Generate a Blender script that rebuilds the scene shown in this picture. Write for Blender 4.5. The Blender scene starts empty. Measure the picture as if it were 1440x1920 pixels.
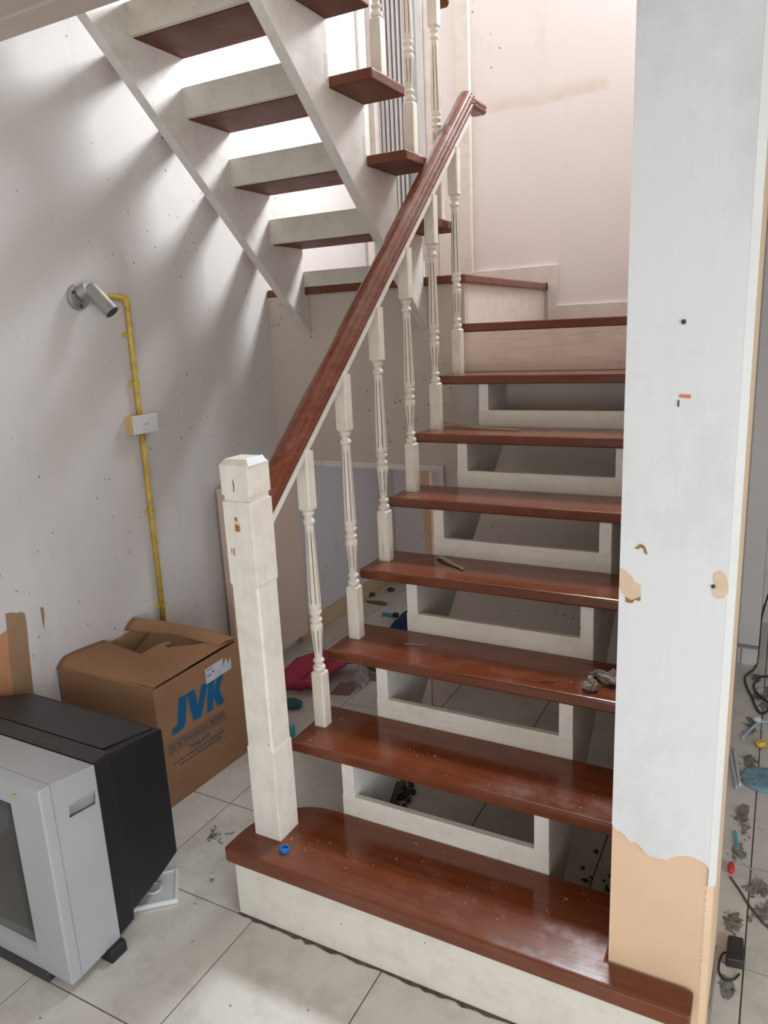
import bpy, bmesh, math, random
from mathutils import Vector, Matrix, noise

random.seed(7)
C = bpy.context.scene.collection
scn = bpy.context.scene

# ------------------------------------------------------------------ camera
cam_d = bpy.data.cameras.new('camera')
cam = bpy.data.objects.new('camera', cam_d)
C.objects.link(cam)
cam_d.sensor_fit = 'VERTICAL'
cam_d.sensor_height = 24.0
cam_d.lens = 24.0 * 1396.953 / 1920.0
cam_d.clip_start = 0.02
R_ = Vector((0.88253782, 0.46800098, -0.04584841))
U_ = Vector((-0.07124347, 0.22944525, 0.97071069))
F_ = Vector((-0.46481325, 0.8534225, -0.23583613))
cam.matrix_world = Matrix(((R_.x, U_.x, -F_.x, 1.2464), (R_.y, U_.y, -F_.y, -1.6247), (R_.z, U_.z, -F_.z, 1.6075), (0, 0, 0, 1)))
scn.camera = cam

# ------------------------------------------------------------------ world, lights, exposure
w = bpy.data.worlds.new('daylight')
scn.world = w
w.use_nodes = True
bg = w.node_tree.nodes['Background']
bg.inputs['Color'].default_value = (0.86, 0.93, 1.0, 1)
bg.inputs['Strength'].default_value = 1.0
scn.view_settings.view_transform = 'Standard'
scn.view_settings.look = 'None'
scn.view_settings.exposure = 0.0
scn.view_settings.gamma = 1.0
scn.view_settings.use_curve_mapping = False


def area(name, loc, direction, sx, sy, power, col):
    d = bpy.data.lights.new(name, 'AREA')
    d.shape = 'RECTANGLE'
    d.size, d.size_y = sx, sy
    d.energy = power
    d.color = col
    o = bpy.data.objects.new(name, d)
    C.objects.link(o)
    o.location = loc
    o.rotation_euler = Vector(direction).to_track_quat('-Z', 'Y').to_euler()
    return o


# daylight through the openings of the room: side doorway, stairwell window, window of the upper hall; the cupboard fill is added
area('daylight_side_doorway', (3.30, -1.75, 1.10), (-1, 0.12, -0.40), 2.2, 2.0, 54, (0.87, 0.93, 1.0))
area('daylight_front_doorway', (1.45, -3.45, 0.95), (-0.05, 1, -0.45), 2.5, 1.7, 30, (0.90, 0.95, 1.0))
area('added_cupboard_fill', (0.45, 2.66, 0.80), (-0.25, -1, 0), 0.9, 1.4, 4.6, (0.95, 0.96, 1.0))  # added lamp behind an unseen gap, brightens the cupboard under the landing
area('daylight_stairwell_window', (0.45, 2.66, 3.95), (-0.3, -1, -0.55), 0.9, 0.6, 160, (0.87, 0.935, 1.0))
area('daylight_hall_window', (0.1, -3.36, 3.95), (0, 1, -0.1), 1.9, 1.3, 9, (1.0, 0.965, 0.94))

# ------------------------------------------------------------------ materials


class NT:
    def __init__(self, name):
        self.m = bpy.data.materials.new(name)
        self.m.use_nodes = True
        self.t = self.m.node_tree
        self.b = self.t.nodes['Principled BSDF']
        self.co = self.t.nodes.new('ShaderNodeTexCoord').outputs['Object']

    def n(self, typ, **kw):
        x = self.t.nodes.new(typ)
        for k, v in kw.items():
            setattr(x, k, v)
        return x

    def link(self, a, b):
        self.t.links.new(a, b)

    def map(self, scale=(1, 1, 1), loc=(0, 0, 0), rnd=False):
        mp = self.n('ShaderNodeMapping')
        mp.inputs['Scale'].default_value = scale
        mp.inputs['Location'].default_value = loc
        src = self.co
        if rnd:
            oi = self.n('ShaderNodeObjectInfo')
            mu = self.n('ShaderNodeVectorMath', operation='MULTIPLY_ADD')
            cx = self.n('ShaderNodeCombineXYZ')
            for i in range(3):
                self.link(oi.outputs['Random'], cx.inputs[i])
            self.link(cx.outputs[0], mu.inputs[0])
            mu.inputs[1].default_value = (7.3, 3.1, 5.7)
            self.link(self.co, mu.inputs[2])
            src = mu.outputs[0]
        self.link(src, mp.inputs['Vector'])
        return mp.outputs[0]

    def noise(self, vec, scale, detail=4, rough=0.55):
        x = self.n('ShaderNodeTexNoise')
        x.inputs['Scale'].default_value = scale
        x.inputs['Detail'].default_value = detail
        x.inputs['Roughness'].default_value = rough
        self.link(vec, x.inputs['Vector'])
        return x.outputs['Fac']

    def ramp(self, fac, stops):
        r = self.n('ShaderNodeValToRGB')
        e = r.color_ramp.elements
        while len(e) < len(stops):
            e.new(0.5)
        for el, (p, c) in zip(e, stops):
            el.position = p
            el.color = (c, c, c, 1) if not hasattr(c, '__len__') else (*c, 1)
        self.link(fac, r.inputs['Fac'])
        return r.outputs['Color']

    def mix(self, fac, a, b, mode='MIX'):
        x = self.n('ShaderNodeMix', data_type='RGBA', blend_type=mode)
        ins = [i for i in x.inputs if i.type == 'RGBA']
        f = x.inputs[0]
        if isinstance(fac, (int, float)):
            f.default_value = fac
        else:
            self.link(fac, f)
        for s, v in zip(ins, (a, b)):
            if hasattr(v, '__len__'):
                s.default_value = (*v, 1)
            else:
                self.link(v, s)
        return [o for o in x.outputs if o.type == 'RGBA'][0]

    def math(self, op, a, b=0.0, c=None):
        x = self.n('ShaderNodeMath', operation=op)
        for i, v in enumerate((a, b, c)):
            if v is None:
                continue
            if isinstance(v, (int, float)):
                x.inputs[i].default_value = v
            else:
                self.link(v, x.inputs[i])
        return x.outputs[0]

    def specks(self, scale, radius, keep):
        """small dirt dots: cells of a Voronoi texture, only some of them kept"""
        v = self.n('ShaderNodeTexVoronoi')
        v.inputs['Scale'].default_value = scale
        self.link(self.map(), v.inputs['Vector'])
        sep = self.n('ShaderNodeSeparateColor')
        self.link(v.outputs['Color'], sep.inputs[0])
        k = self.math('LESS_THAN', sep.outputs[0], keep)
        size = self.math('MULTIPLY_ADD', sep.outputs[1], radius, radius * 0.35)
        dd = self.math('LESS_THAN', v.outputs['Distance'], size)
        return self.math('MULTIPLY', k, dd)

    def bump(self, h, strength=0.2, dist=0.002):
        x = self.n('ShaderNodeBump')
        x.inputs['Strength'].default_value = strength
        x.inputs['Distance'].default_value = dist
        self.link(h, x.inputs['Height'])
        self.link(x.outputs[0], self.b.inputs['Normal'])

    def done(self, col, rough=0.5, spec=0.5, metal=0.0, coat=0.0, coat_rough=0.05):
        if hasattr(col, '__len__'):
            self.b.inputs['Base Color'].default_value = (*col, 1)
        else:
            self.link(col, self.b.inputs['Base Color'])
        if isinstance(rough, (int, float)):
            self.b.inputs['Roughness'].default_value = rough
        else:
            self.link(rough, self.b.inputs['Roughness'])
        self.b.inputs['Specular IOR Level'].default_value = spec
        self.b.inputs['Metallic'].default_value = metal
        self.b.inputs['Coat Weight'].default_value = coat
        self.b.inputs['Coat Roughness'].default_value = coat_rough
        return self.m


def plain(name, col, rough=0.5, metal=0.0, spec=0.5, var=0.12, scale=9.0, coat=0.0):
    t = NT(name)
    f = t.noise(t.map(rnd=True), scale, 5)
    k = t.ramp(f, [(0.3, 1 - var), (0.7, 1 + var * 0.3)])
    return t.done(t.mix(1.0, col, k, 'MULTIPLY'), rough, spec, metal, coat)


def wall_paint(name, col, speck=0.05, var=0.1, stain=None, dirt=(0.2, 0.17, 0.14)):
    t = NT(name)
    big = t.noise(t.map(), 1.6, 5, 0.6)
    c = t.mix(1.0, col, t.ramp(big, [(0.3, 1 - var), (0.65, 1.0)]), 'MULTIPLY')
    smear = t.noise(t.map((1, 1, 0.35)), 5.5, 8, 0.7)
    c = t.mix(t.math('MULTIPLY', t.ramp(smear, [(0.58, 0.0), (0.8, 1.0)]), 0.22), c, dirt)
    sp = t.specks(40, 0.15, min(1.0, speck * 4.0))
    clus = t.ramp(t.noise(t.map(), 2.1, 2), [(0.46, 0.0), (0.55, 1.0)])
    c = t.mix(t.math('MULTIPLY', t.math('MULTIPLY', sp, clus), 0.75), c, (0.07, 0.055, 0.045))
    sp2 = t.specks(15, 0.055, speck * 2.0)
    c = t.mix(t.math('MULTIPLY', sp2, 0.65), c, (0.09, 0.07, 0.06))
    if stain:
        x0, x1, z0, z1, sc, amt = stain
        sx = t.n('ShaderNodeSeparateXYZ')
        t.link(t.co, sx.inputs[0])
        zz = t.math('ADD', sx.outputs[2], t.math('MULTIPLY_ADD', t.noise(t.map(), 4, 5), 0.08, -0.04))
        a = t.n('ShaderNodeMapRange', interpolation_type='SMOOTHSTEP')
        t.link(zz, a.inputs[0])
        a.inputs[1].default_value, a.inputs[2].default_value = z0, z0 + 0.03
        b = t.n('ShaderNodeMapRange', interpolation_type='SMOOTHSTEP')
        t.link(zz, b.inputs[0])
        b.inputs[1].default_value, b.inputs[2].default_value = z1, z0 + 0.03
        d = t.n('ShaderNodeMapRange', interpolation_type='SMOOTHSTEP')
        t.link(sx.outputs[0], d.inputs[0])
        d.inputs[1].default_value, d.inputs[2].default_value = x0, x0 + 0.2
        e = t.n('ShaderNodeMapRange', interpolation_type='SMOOTHSTEP')
        t.link(sx.outputs[0], e.inputs[0])
        e.inputs[1].default_value, e.inputs[2].default_value = x1, x1 - 0.03
        m = t.math('MULTIPLY', t.math('MULTIPLY', a.outputs[0], b.outputs[0]), t.math('MULTIPLY', d.outputs[0], e.outputs[0]))
        m = t.math('MULTIPLY', m, t.math('MULTIPLY_ADD', t.noise(t.map(), 9, 6), 1.2, -0.1))
        c = t.mix(t.math('MULTIPLY', m, amt), c, sc)
    t.bump(t.noise(t.map(), 60, 4), 0.12, 0.002)
    return t.done(c, 0.6, 0.3)


def varnish(name, a, b, axis=0, dust=0.10, rough=0.16):
    t = NT(name)
    s = [22, 22, 22]
    s[axis] = 1.1
    g = t.noise(t.map(tuple(s), rnd=True), 2.6, 8, 0.65)
    c = t.ramp(g, [(0.30, a), (0.72, b)])
    fine = t.noise(t.map(tuple(5 * q for q in s), rnd=True), 2.0, 4)
    c = t.mix(1.0, c, t.ramp(fine, [(0.35, 0.88), (0.6, 1.0)]), 'MULTIPLY')
    du = t.noise(t.map(rnd=True), 7, 7, 0.7)
    dm = t.ramp(du, [(0.45, 0.0), (0.85, 1.0)])
    c = t.mix(t.math('MULTIPLY', dm, dust), c, (0.34, 0.28, 0.23))
    ro = t.math('MULTIPLY_ADD', dm, 0.25, rough)
    t.bump(t.noise(t.map(tuple(s), rnd=True), 6, 4), 0.05, 0.001)
    return t.done(c, ro, 0.42, 0, 0.12, 0.08)


def white_wood(name, col, axis=2, dirt=0.35, groove=(0.17, 0.14, 0.11), grain=0.07):
    t = NT(name)
    s = [30, 30, 30]
    s[axis] = 1.6
    g = t.noise(t.map(tuple(s), rnd=True), 3.0, 6, 0.7)
    c = t.mix(1.0, col, t.ramp(g, [(0.28, 1 - grain), (0.55, 1.0)]), 'MULTIPLY')
    crack = t.noise(t.map(tuple(q * 1.7 for q in s), rnd=True), 4.2, 3)
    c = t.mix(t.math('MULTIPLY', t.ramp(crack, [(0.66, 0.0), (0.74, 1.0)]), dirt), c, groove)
    sm = t.noise(t.map(rnd=True), 14, 6, 0.7)
    c = t.mix(t.math('MULTIPLY', t.ramp(sm, [(0.46, 0.0), (0.78, 1.0)]), 0.42), c, (0.44, 0.37, 0.29))
    sp = t.specks(45, 0.12, 0.05)
    c = t.mix(t.math('MULTIPLY', sp, 0.6), c, (0.12, 0.09, 0.07))
    t.bump(g, 0.15, 0.001)
    return t.done(c, 0.45, 0.4)


WALL_L = wall_paint('left_wall_paint', (0.66, 0.62, 0.585), 0.13, 0.10)
WALL_B = wall_paint('back_wall_paint', (0.80, 0.735, 0.70), 0.02, 0.05, (-0.45, 0.36, 2.715, 2.83, (0.62, 0.47, 0.33), 0.75))
WALL_BOX = wall_paint('landing_wall_paint', (0.62, 0.535, 0.465), 0.22, 0.12)
WALL_G = wall_paint('grey_wall_paint', (0.60, 0.575, 0.585), 0.03, 0.05)
WALL_R = wall_paint('right_wall_paint', (0.62, 0.58, 0.55), 0.02, 0.06)
WALL_CREAM = wall_paint('cream_paint', (0.78, 0.58, 0.38), 0.03, 0.06)
CEIL = wall_paint('ceiling_paint', (0.62, 0.53, 0.46), 0.02, 0.06)
TRIM_W = white_wood('trim_white', (0.76, 0.69, 0.625), 0, 0.1)
BASE_TAN = white_wood('baseboard_tan', (0.55, 0.40, 0.24), 1, 0.2)
BASE_W = plain('baseboard_white', (0.66, 0.65, 0.62), 0.4)
BASE_D = plain('skirting_grey_brown', (0.30, 0.26, 0.22), 0.6, var=0.35, scale=20)
TREAD = varnish('tread_varnish', (0.120, 0.026, 0.0095), (0.185, 0.052, 0.018), 0, 0.08)
UNDER = varnish('tread_underside', (0.105, 0.030, 0.015), (0.165, 0.052, 0.026), 0, 0.05, 0.5)
UNDER.node_tree.nodes['Principled BSDF'].inputs['Coat Weight'].default_value = 0
UNDER.node_tree.nodes['Principled BSDF'].inputs['Specular IOR Level'].default_value = 0.25
RAIL = varnish('rail_varnish', (0.11, 0.027, 0.011), (0.225, 0.068, 0.030), 1, 0.14, 0.2)
WHITE = white_wood('white_baluster_paint', (0.78, 0.71, 0.61), 2, 0.8, grain=0.10)
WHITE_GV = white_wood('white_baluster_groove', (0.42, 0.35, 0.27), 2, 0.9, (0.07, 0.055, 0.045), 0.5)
WHITE_S = white_wood('white_stringer_paint', (0.74, 0.70, 0.645), 1, 0.22)
WHITE_X = white_wood('white_riser_paint', (0.73, 0.675, 0.585), 0, 0.25)
NEWEL = white_wood('white_newel_paint', (0.80, 0.735, 0.645), 2, 0.10)
RAWBOARD = white_wood('bare_riser_board', (0.74, 0.58, 0.47), 0, 0.9, (0.42, 0.27, 0.18), 0.2)
TAN = plain('tan_board', (0.72, 0.49, 0.31), 0.7, var=0.10, scale=5)
TANPALE = plain('tan_paper_patch', (0.70, 0.51, 0.34), 0.7, var=0.12, scale=30)
GLUE = plain('brown_glue', (0.33, 0.15, 0.04), 0.5, var=0.3, scale=60)
GLUE_Y = plain('yellow_tape_residue', (0.56, 0.36, 0.13), 0.5, var=0.3, scale=70)
DARKDOT = plain('dark_mark', (0.06, 0.05, 0.045), 0.7)
PEEL_B = plain('peeled_board', (0.33, 0.20, 0.11), 0.8, var=0.2, scale=9)
PEEL_O = plain('peeled_orange', (0.52, 0.25, 0.12), 0.8, var=0.2, scale=14)


def laminate():
    t = NT('white_laminate')
    a = t.noise(t.map((140, 4, 4)), 2.2, 3)
    b = t.noise(t.map((4, 4, 140)), 2.2, 3)
    f = t.math('MULTIPLY', t.math('ADD', a, b), 0.5)
    c = t.mix(1.0, (0.71, 0.70, 0.68), t.ramp(f, [(0.36, 0.965), (0.60, 1.0)]), 'MULTIPLY')
    sm = t.noise(t.map((1, 1, 0.6)), 4.5, 8, 0.75)
    c = t.mix(t.math('MULTIPLY', t.ramp(sm, [(0.48, 0.0), (0.78, 1.0)]), 0.40), c, (0.40, 0.38, 0.36))
    sp = t.specks(24, 0.07, 0.03)
    c = t.mix(t.math('MULTIPLY', sp, 0.7), c, (0.10, 0.09, 0.08))
    t.bump(f, 0.06, 0.001)
    return t.done(c, 0.5, 0.35)


LAMI = laminate()
LAMI_E = plain('white_edge_strip', (0.66, 0.65, 0.60), 0.5, var=0.08)


def tile_mat():
    t = NT('cream_floor_tile')
    f = t.noise(t.map(rnd=True), 3.5, 6, 0.6)
    c = t.mix(1.0, (0.68, 0.645, 0.575), t.ramp(f, [(0.3, 0.86), (0.65, 1.0)]), 'MULTIPLY')
    d = t.noise(t.map(), 6.5, 8, 0.72)
    c = t.mix(t.math('MULTIPLY', t.ramp(d, [(0.50, 0.0), (0.78, 1.0)]), 0.55), c, (0.25, 0.21, 0.165))
    sp = t.specks(22, 0.10, 0.10)
    c = t.mix(t.math('MULTIPLY', sp, 0.6), c, (0.10, 0.08, 0.06))
    return t.done(c, t.math('MULTIPLY_ADD', d, 0.35, 0.06), 0.5)


TILE = tile_mat()
GROUT = plain('dark_grout', (0.15, 0.125, 0.10), 0.9, var=0.3, scale=20)


def cardboard(name, col):
    t = NT(name)
    f = t.noise(t.map((1, 1, 6)), 5, 6)
    c = t.mix(1.0, col, t.ramp(f, [(0.3, 0.86), (0.65, 1.0)]), 'MULTIPLY')
    t.bump(t.noise(t.map(), 35, 4), 0.12, 0.002)
    return t.done(c, 0.75, 0.25)


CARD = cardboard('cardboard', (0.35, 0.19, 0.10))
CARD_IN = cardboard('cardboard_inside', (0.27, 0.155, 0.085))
INK = plain('blue_ink', (0.0, 0.125, 0.30), 0.6, var=0.1)
INK_G = plain('grey_blue_ink', (0.095, 0.095, 0.13), 0.7, var=0.15, scale=40)
LABEL = plain('label_paper', (0.62, 0.64, 0.70), 0.6, var=0.15, scale=30)
BLACK = plain('black_plastic', (0.014, 0.013, 0.015), 0.42, var=0.3, scale=12)


def ribbed():
    t = NT('ribbed_black_plastic')
    wv = t.n('ShaderNodeTexWave', wave_type='BANDS', bands_direction='Y')
    wv.inputs['Scale'].default_value = 22
    wv.inputs['Distortion'].default_value = 0
    t.link(t.map(), wv.inputs['Vector'])
    d = t.noise(t.map(), 8, 7, 0.7)
    c = t.mix(t.math('MULTIPLY', t.ramp(d, [(0.45, 0.0), (0.8, 1.0)]), 0.06), (0.009, 0.009, 0.012), (0.10, 0.09, 0.08))
    t.bump(wv.outputs['Fac'], 0.10, 0.003)
    return t.done(c, 0.5, 0.4)


BLACK_R = ribbed()
BLACK_D = plain('dusty_black_plastic', (0.036, 0.032, 0.031), 0.5, var=0.35, scale=10)
SILVER = plain('silver_plastic', (0.43, 0.435, 0.44), 0.38, 0.15, 0.5, 0.06, 6)
SILVER_D = plain('silver_recess', (0.30, 0.31, 0.32), 0.5, 0.1, 0.4)
SCREEN = plain('tube_glass', (0.045, 0.043, 0.042), 0.12, var=0.15, scale=3, coat=0.4)
METAL = plain('dull_galvanised_metal', (0.50, 0.48, 0.46), 0.42, 0.75, var=0.35, scale=16)
METAL_IN = plain('pipe_inside', (0.05, 0.055, 0.06), 0.6)
YELLOW = plain('yellow_paint', (0.70, 0.47, 0.075), 0.45, var=0.35, scale=22)
YELLOW_P = plain('aged_yellow_plastic', (0.66, 0.45, 0.17), 0.5, var=0.1)
PLASTIC_W = plain('white_plastic', (0.66, 0.67, 0.66), 0.35, var=0.05)
ALU = plain('aluminium_profile', (0.60, 0.59, 0.585), 0.45, 0.0, var=0.08)
ALU_D = plain('aluminium_track_gap', (0.24, 0.23, 0.23), 0.5, 0.0)
DOORPINK = wall_paint('cupboard_door_paint', (0.68, 0.52, 0.43), 0.04, 0.08)
BLUECAP = plain('blue_plastic', (0.008, 0.16, 0.48), 0.35, var=0.05)
PINK = plain('crimson_fabric', (0.42, 0.035, 0.085), 0.7, var=0.2, scale=7)
GREEN = plain('green_plastic', (0.03, 0.30, 0.05), 0.45)
TEAL = plain('dark_teal_plastic', (0.012, 0.10, 0.12), 0.5)
NAVY = plain('navy_fabric', (0.012, 0.028, 0.12), 0.75, var=0.3, scale=12)
CYAN = plain('cyan_plastic', (0.06, 0.42, 0.46), 0.4)
YLIME = plain('faded_yellow_plastic', (0.50, 0.46, 0.12), 0.5)
GREYPLAST = plain('crumpled_grey_film', (0.36, 0.32, 0.30), 0.35)
BROWNBOOK = plain('brown_card', (0.20, 0.125, 0.09), 0.7)
DUST = plain('grey_dust', (0.30, 0.265, 0.235), 0.95, var=0.5, scale=60)
DUST_D = plain('dark_dirt', (0.115, 0.088, 0.068), 0.95, var=0.5, scale=50)
CRUMB = plain('wood_crumbs', (0.42, 0.30, 0.21), 0.9, var=0.3, scale=60)
CLOTH_B = plain('faded_blue_cloth', (0.22, 0.37, 0.43), 0.85, var=0.25, scale=25)
CABLE_K = plain('black_cable', (0.02, 0.02, 0.022), 0.45)
CABLE_W = plain('white_cable', (0.62, 0.62, 0.60), 0.45)
CABLE_LB = plain('pale_blue_cable', (0.47, 0.55, 0.66), 0.5)
RED = plain('red_plastic', (0.62, 0.03, 0.03), 0.4)
ORANGE = plain('orange_plastic', (0.65, 0.16, 0.05), 0.5)
WOODRAW = plain('raw_wood', (0.46, 0.33, 0.22), 0.7, var=0.25, scale=25)
TAPE = plain('dirty_clear_tape', (0.33, 0.27, 0.21), 0.3, var=0.3, scale=40)


def glass():
    t = NT('window_glass')
    for n_ in list(t.t.nodes):
        if n_.type == 'BSDF_PRINCIPLED':
            t.t.nodes.remove(n_)
    g = t.n('ShaderNodeBsdfGlossy')
    g.inputs['Roughness'].default_value = 0.05
    d = t.n('ShaderNodeBsdfTransparent')
    d.inputs[0].default_value = (0.80, 0.83, 0.84, 1)
    m = t.n('ShaderNodeMixShader')
    m.inputs[0].default_value = 0.12
    t.link(d.outputs[0], m.inputs[1])
    t.link(g.outputs[0], m.inputs[2])
    t.link(m.outputs[0], t.t.nodes['Material Output'].inputs['Surface'])
    return t.m


GLASS = glass()

# ------------------------------------------------------------------ mesh helpers


def box(bm, x0, x1, y0, y1, z0, z1):
    v = [bm.verts.new(p) for p in ((x0, y0, z0), (x1, y0, z0), (x1, y1, z0), (x0, y1, z0), (x0, y0, z1), (x1, y0, z1), (x1, y1, z1), (x0, y1, z1))]
    for f in ((3, 2, 1, 0), (4, 5, 6, 7), (0, 1, 5, 4), (1, 2, 6, 5), (2, 3, 7, 6), (3, 0, 4, 7)):
        bm.faces.new([v[i] for i in f])
    return v


AX = {'x': lambda a, b, c: (c, a, b), 'y': lambda a, b, c: (a, c, b), 'z': lambda a, b, c: (a, b, c)}


def prism(bm, poly, axis, lo, hi):
    """extrude a 2-D outline along an axis: x -> (y,z), y -> (x,z), z -> (x,y)"""
    A = [bm.verts.new(AX[axis](p[0], p[1], lo)) for p in poly]
    B = [bm.verts.new(AX[axis](p[0], p[1], hi)) for p in poly]
    n = len(poly)
    fs = [bm.faces.new(A), bm.faces.new(B[::-1])]
    for i in range(n):
        fs.append(bm.faces.new((A[i], B[i], B[(i + 1) % n], A[(i + 1) % n])))
    bmesh.ops.recalc_face_normals(bm, faces=fs)
    return A, B


def loft(bm, rings, cap=True):
    vs = [[bm.verts.new(p) for p in r] for r in rings]
    n = len(rings[0])
    fs = []
    for a, b in zip(vs, vs[1:]):
        for i in range(n):
            fs.append(bm.faces.new((a[i], a[(i + 1) % n], b[(i + 1) % n], b[i])))
    if cap:
        fs.append(bm.faces.new(vs[0][::-1]))
        fs.append(bm.faces.new(vs[-1]))
    bmesh.ops.recalc_face_normals(bm, faces=fs)
    return vs


def tube(bm, pts, r, n=8, cap=True):
    pts = [Vector(p) for p in pts]
    rings = []
    up = Vector((0.13, 0.27, 0.95)).normalized()
    for i, p in enumerate(pts):
        d = (pts[min(i + 1, len(pts) - 1)] - pts[max(i - 1, 0)]).normalized()
        s = d.cross(up)
        if s.length < 0.05:
            s = d.cross(Vector((1, 0, 0)))
        s.normalize()
        t = s.cross(d).normalized()
        rr = r[i] if hasattr(r, '__len__') else r
        rings.append([p + (s * math.cos(2 * math.pi * k / n) + t * math.sin(2 * math.pi * k / n)) * rr for k in range(n)])
    loft(bm, rings, cap)


def smooth_path(pts, sub=6):
    pts = [Vector(p) for p in pts]
    out = []
    for i in range(len(pts) - 1):
        p0, p1, p2, p3 = pts[max(i - 1, 0)], pts[i], pts[i + 1], pts[min(i + 2, len(pts) - 1)]
        for k in range(sub):
            u = k / sub
            out.append(0.5 * ((2 * p1) + (p2 - p0) * u + (2 * p0 - 5 * p1 + 4 * p2 - p3) * u * u + (3 * p1 - p0 - 3 * p2 + p3) * u ** 3))
    out.append(pts[-1])
    return out


def sheet(bm, poly, nrm, th):
    """thin slab from a 3-D outline"""
    nrm = Vector(nrm).normalized() * th
    A = [bm.verts.new(Vector(p)) for p in poly]
    B = [bm.verts.new(Vector(p) + nrm) for p in poly]
    n = len(poly)
    fs = [bm.faces.new(A), bm.faces.new(B[::-1])]
    for i in range(n):
        fs.append(bm.faces.new((A[i], B[i], B[(i + 1) % n], A[(i + 1) % n])))
    bmesh.ops.recalc_face_normals(bm, faces=fs)


def grid_sheet(bm, fn, nu, nv, th):
    """bent sheet with thickness, fn(u, v) -> point"""
    P = [[Vector(fn(i / nu, j / nv)) for j in range(nv + 1)] for i in range(nu + 1)]
    top = [[None] * (nv + 1) for _ in range(nu + 1)]
    bot = [[None] * (nv + 1) for _ in range(nu + 1)]
    for i in range(nu + 1):
        for j in range(nv + 1):
            a = P[min(i + 1, nu)][j] - P[max(i - 1, 0)][j]
            b = P[i][min(j + 1, nv)] - P[i][max(j - 1, 0)]
            n = a.cross(b)
            n = n.normalized() if n.length > 1e-9 else Vector((0, 0, 1))
            top[i][j] = bm.verts.new(P[i][j] + n * th / 2)
            bot[i][j] = bm.verts.new(P[i][j] - n * th / 2)
    fs = []
    for i in range(nu):
        for j in range(nv):
            fs.append(bm.faces.new((top[i][j], top[i + 1][j], top[i + 1][j + 1], top[i][j + 1])))
            fs.append(bm.faces.new((bot[i][j], bot[i][j + 1], bot[i + 1][j + 1], bot[i + 1][j])))
    for i in range(nu):
        fs.append(bm.faces.new((top[i][0], bot[i][0], bot[i + 1][0], top[i + 1][0])))
        fs.append(bm.faces.new((top[i][nv], top[i + 1][nv], bot[i + 1][nv], bot[i][nv])))
    for j in range(nv):
        fs.append(bm.faces.new((top[0][j], top[0][j + 1], bot[0][j + 1], bot[0][j])))
        fs.append(bm.faces.new((top[nu][j], bot[nu][j], bot[nu][j + 1], top[nu][j + 1])))
    bmesh.ops.recalc_face_normals(bm, faces=fs)


def lump(bm, c, r, seed, flat=1.0, rough=0.45, sub=3, floor=None):
    """crumpled or clumped mass"""
    res = bmesh.ops.create_icosphere(bm, subdivisions=sub, radius=1.0)
    for v in res['verts']:
        d = v.co.copy()
        k = 1 + rough * noise.noise(d * 1.6 + Vector((seed, seed * 2.1, 0))) + rough * 0.6 * noise.noise(d * 4.3 + Vector((seed, 0, seed)))
        p = Vector((d.x * r[0], d.y * r[1], d.z * r[2] * flat)) * k + Vector(c)
        if floor is not None and p.z < floor:
            p.z = floor + 0.0005
        v.co = p


def link(name, bm, m, parent=None, bevel=0.0, seg=2, smooth=False):
    me = bpy.data.meshes.new(name)
    bm.to_mesh(me)
    bm.free()
    me.materials.append(m)
    if smooth:
        for p in me.polygons:
            p.use_smooth = True
    o = bpy.data.objects.new(name, me)
    C.objects.link(o)
    if parent:
        attach(o, parent)
    if bevel:
        b = o.modifiers.new('bevel', 'BEVEL')
        b.width = bevel
        b.segments = seg
        b.limit_method = 'ANGLE'
        b.angle_limit = math.radians(40)
    return o


def tread_link(name, bm, parent, bevel):
    bm.normal_update()
    for f in bm.faces:
        if f.normal.z < -0.9:
            f.material_index = 1
    o = link(name, bm, TREAD, parent, bevel, 3)
    o.data.materials.append(UNDER)
    return o


def world_loc(o):
    p = Vector(o.location)
    while o.parent:
        p = o.matrix_parent_inverse @ p
        p = p + Vector(o.parent.location)
        o = o.parent
    return p


def attach(o, parent):
    """children keep world coordinates: their parent chain only translates"""
    o.parent = parent
    o.matrix_parent_inverse = Matrix.Translation(-world_loc(parent))


def B():
    return bmesh.new()


def part(name, m, parent, *boxes, bevel=0.0):
    bm = B()
    for b in boxes:
        box(bm, *b)
    return link(name, bm, m, parent, bevel)


def thing(name, label, cat, loc, group=None):
    o = bpy.data.objects.new(name, None)
    C.objects.link(o)
    o.empty_display_size = 0.05
    o.location = loc
    o['label'] = label
    o['category'] = cat
    if group:
        o['group'] = group
    return o


def tag(o, label, cat, group=None, kind=None):
    o['label'] = label
    o['category'] = cat
    if group:
        o['group'] = group
    if kind:
        o['kind'] = kind
    return o


def struct(o):
    o['kind'] = 'structure'
    return o


# ------------------------------------------------------------------ dimensions of the stair
G, RISE, Z1 = 0.2326, 0.2, 0.222      # going, rise, top of the first step
TT = 0.035                            # tread thickness
XL, XR = 0.0, 0.982                   # tread ends of the lower flight
LW = -0.985                           # face of the left wall
YL = 1.39                             # front of the landing
YB = 2.60                             # face of the back wall
Z8, Z9 = Z1 + 7 * RISE, Z1 + 8 * RISE


def ty(k):
    return (k - 2) * G


def tz(k):
    return Z1 + (k - 1) * RISE


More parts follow.
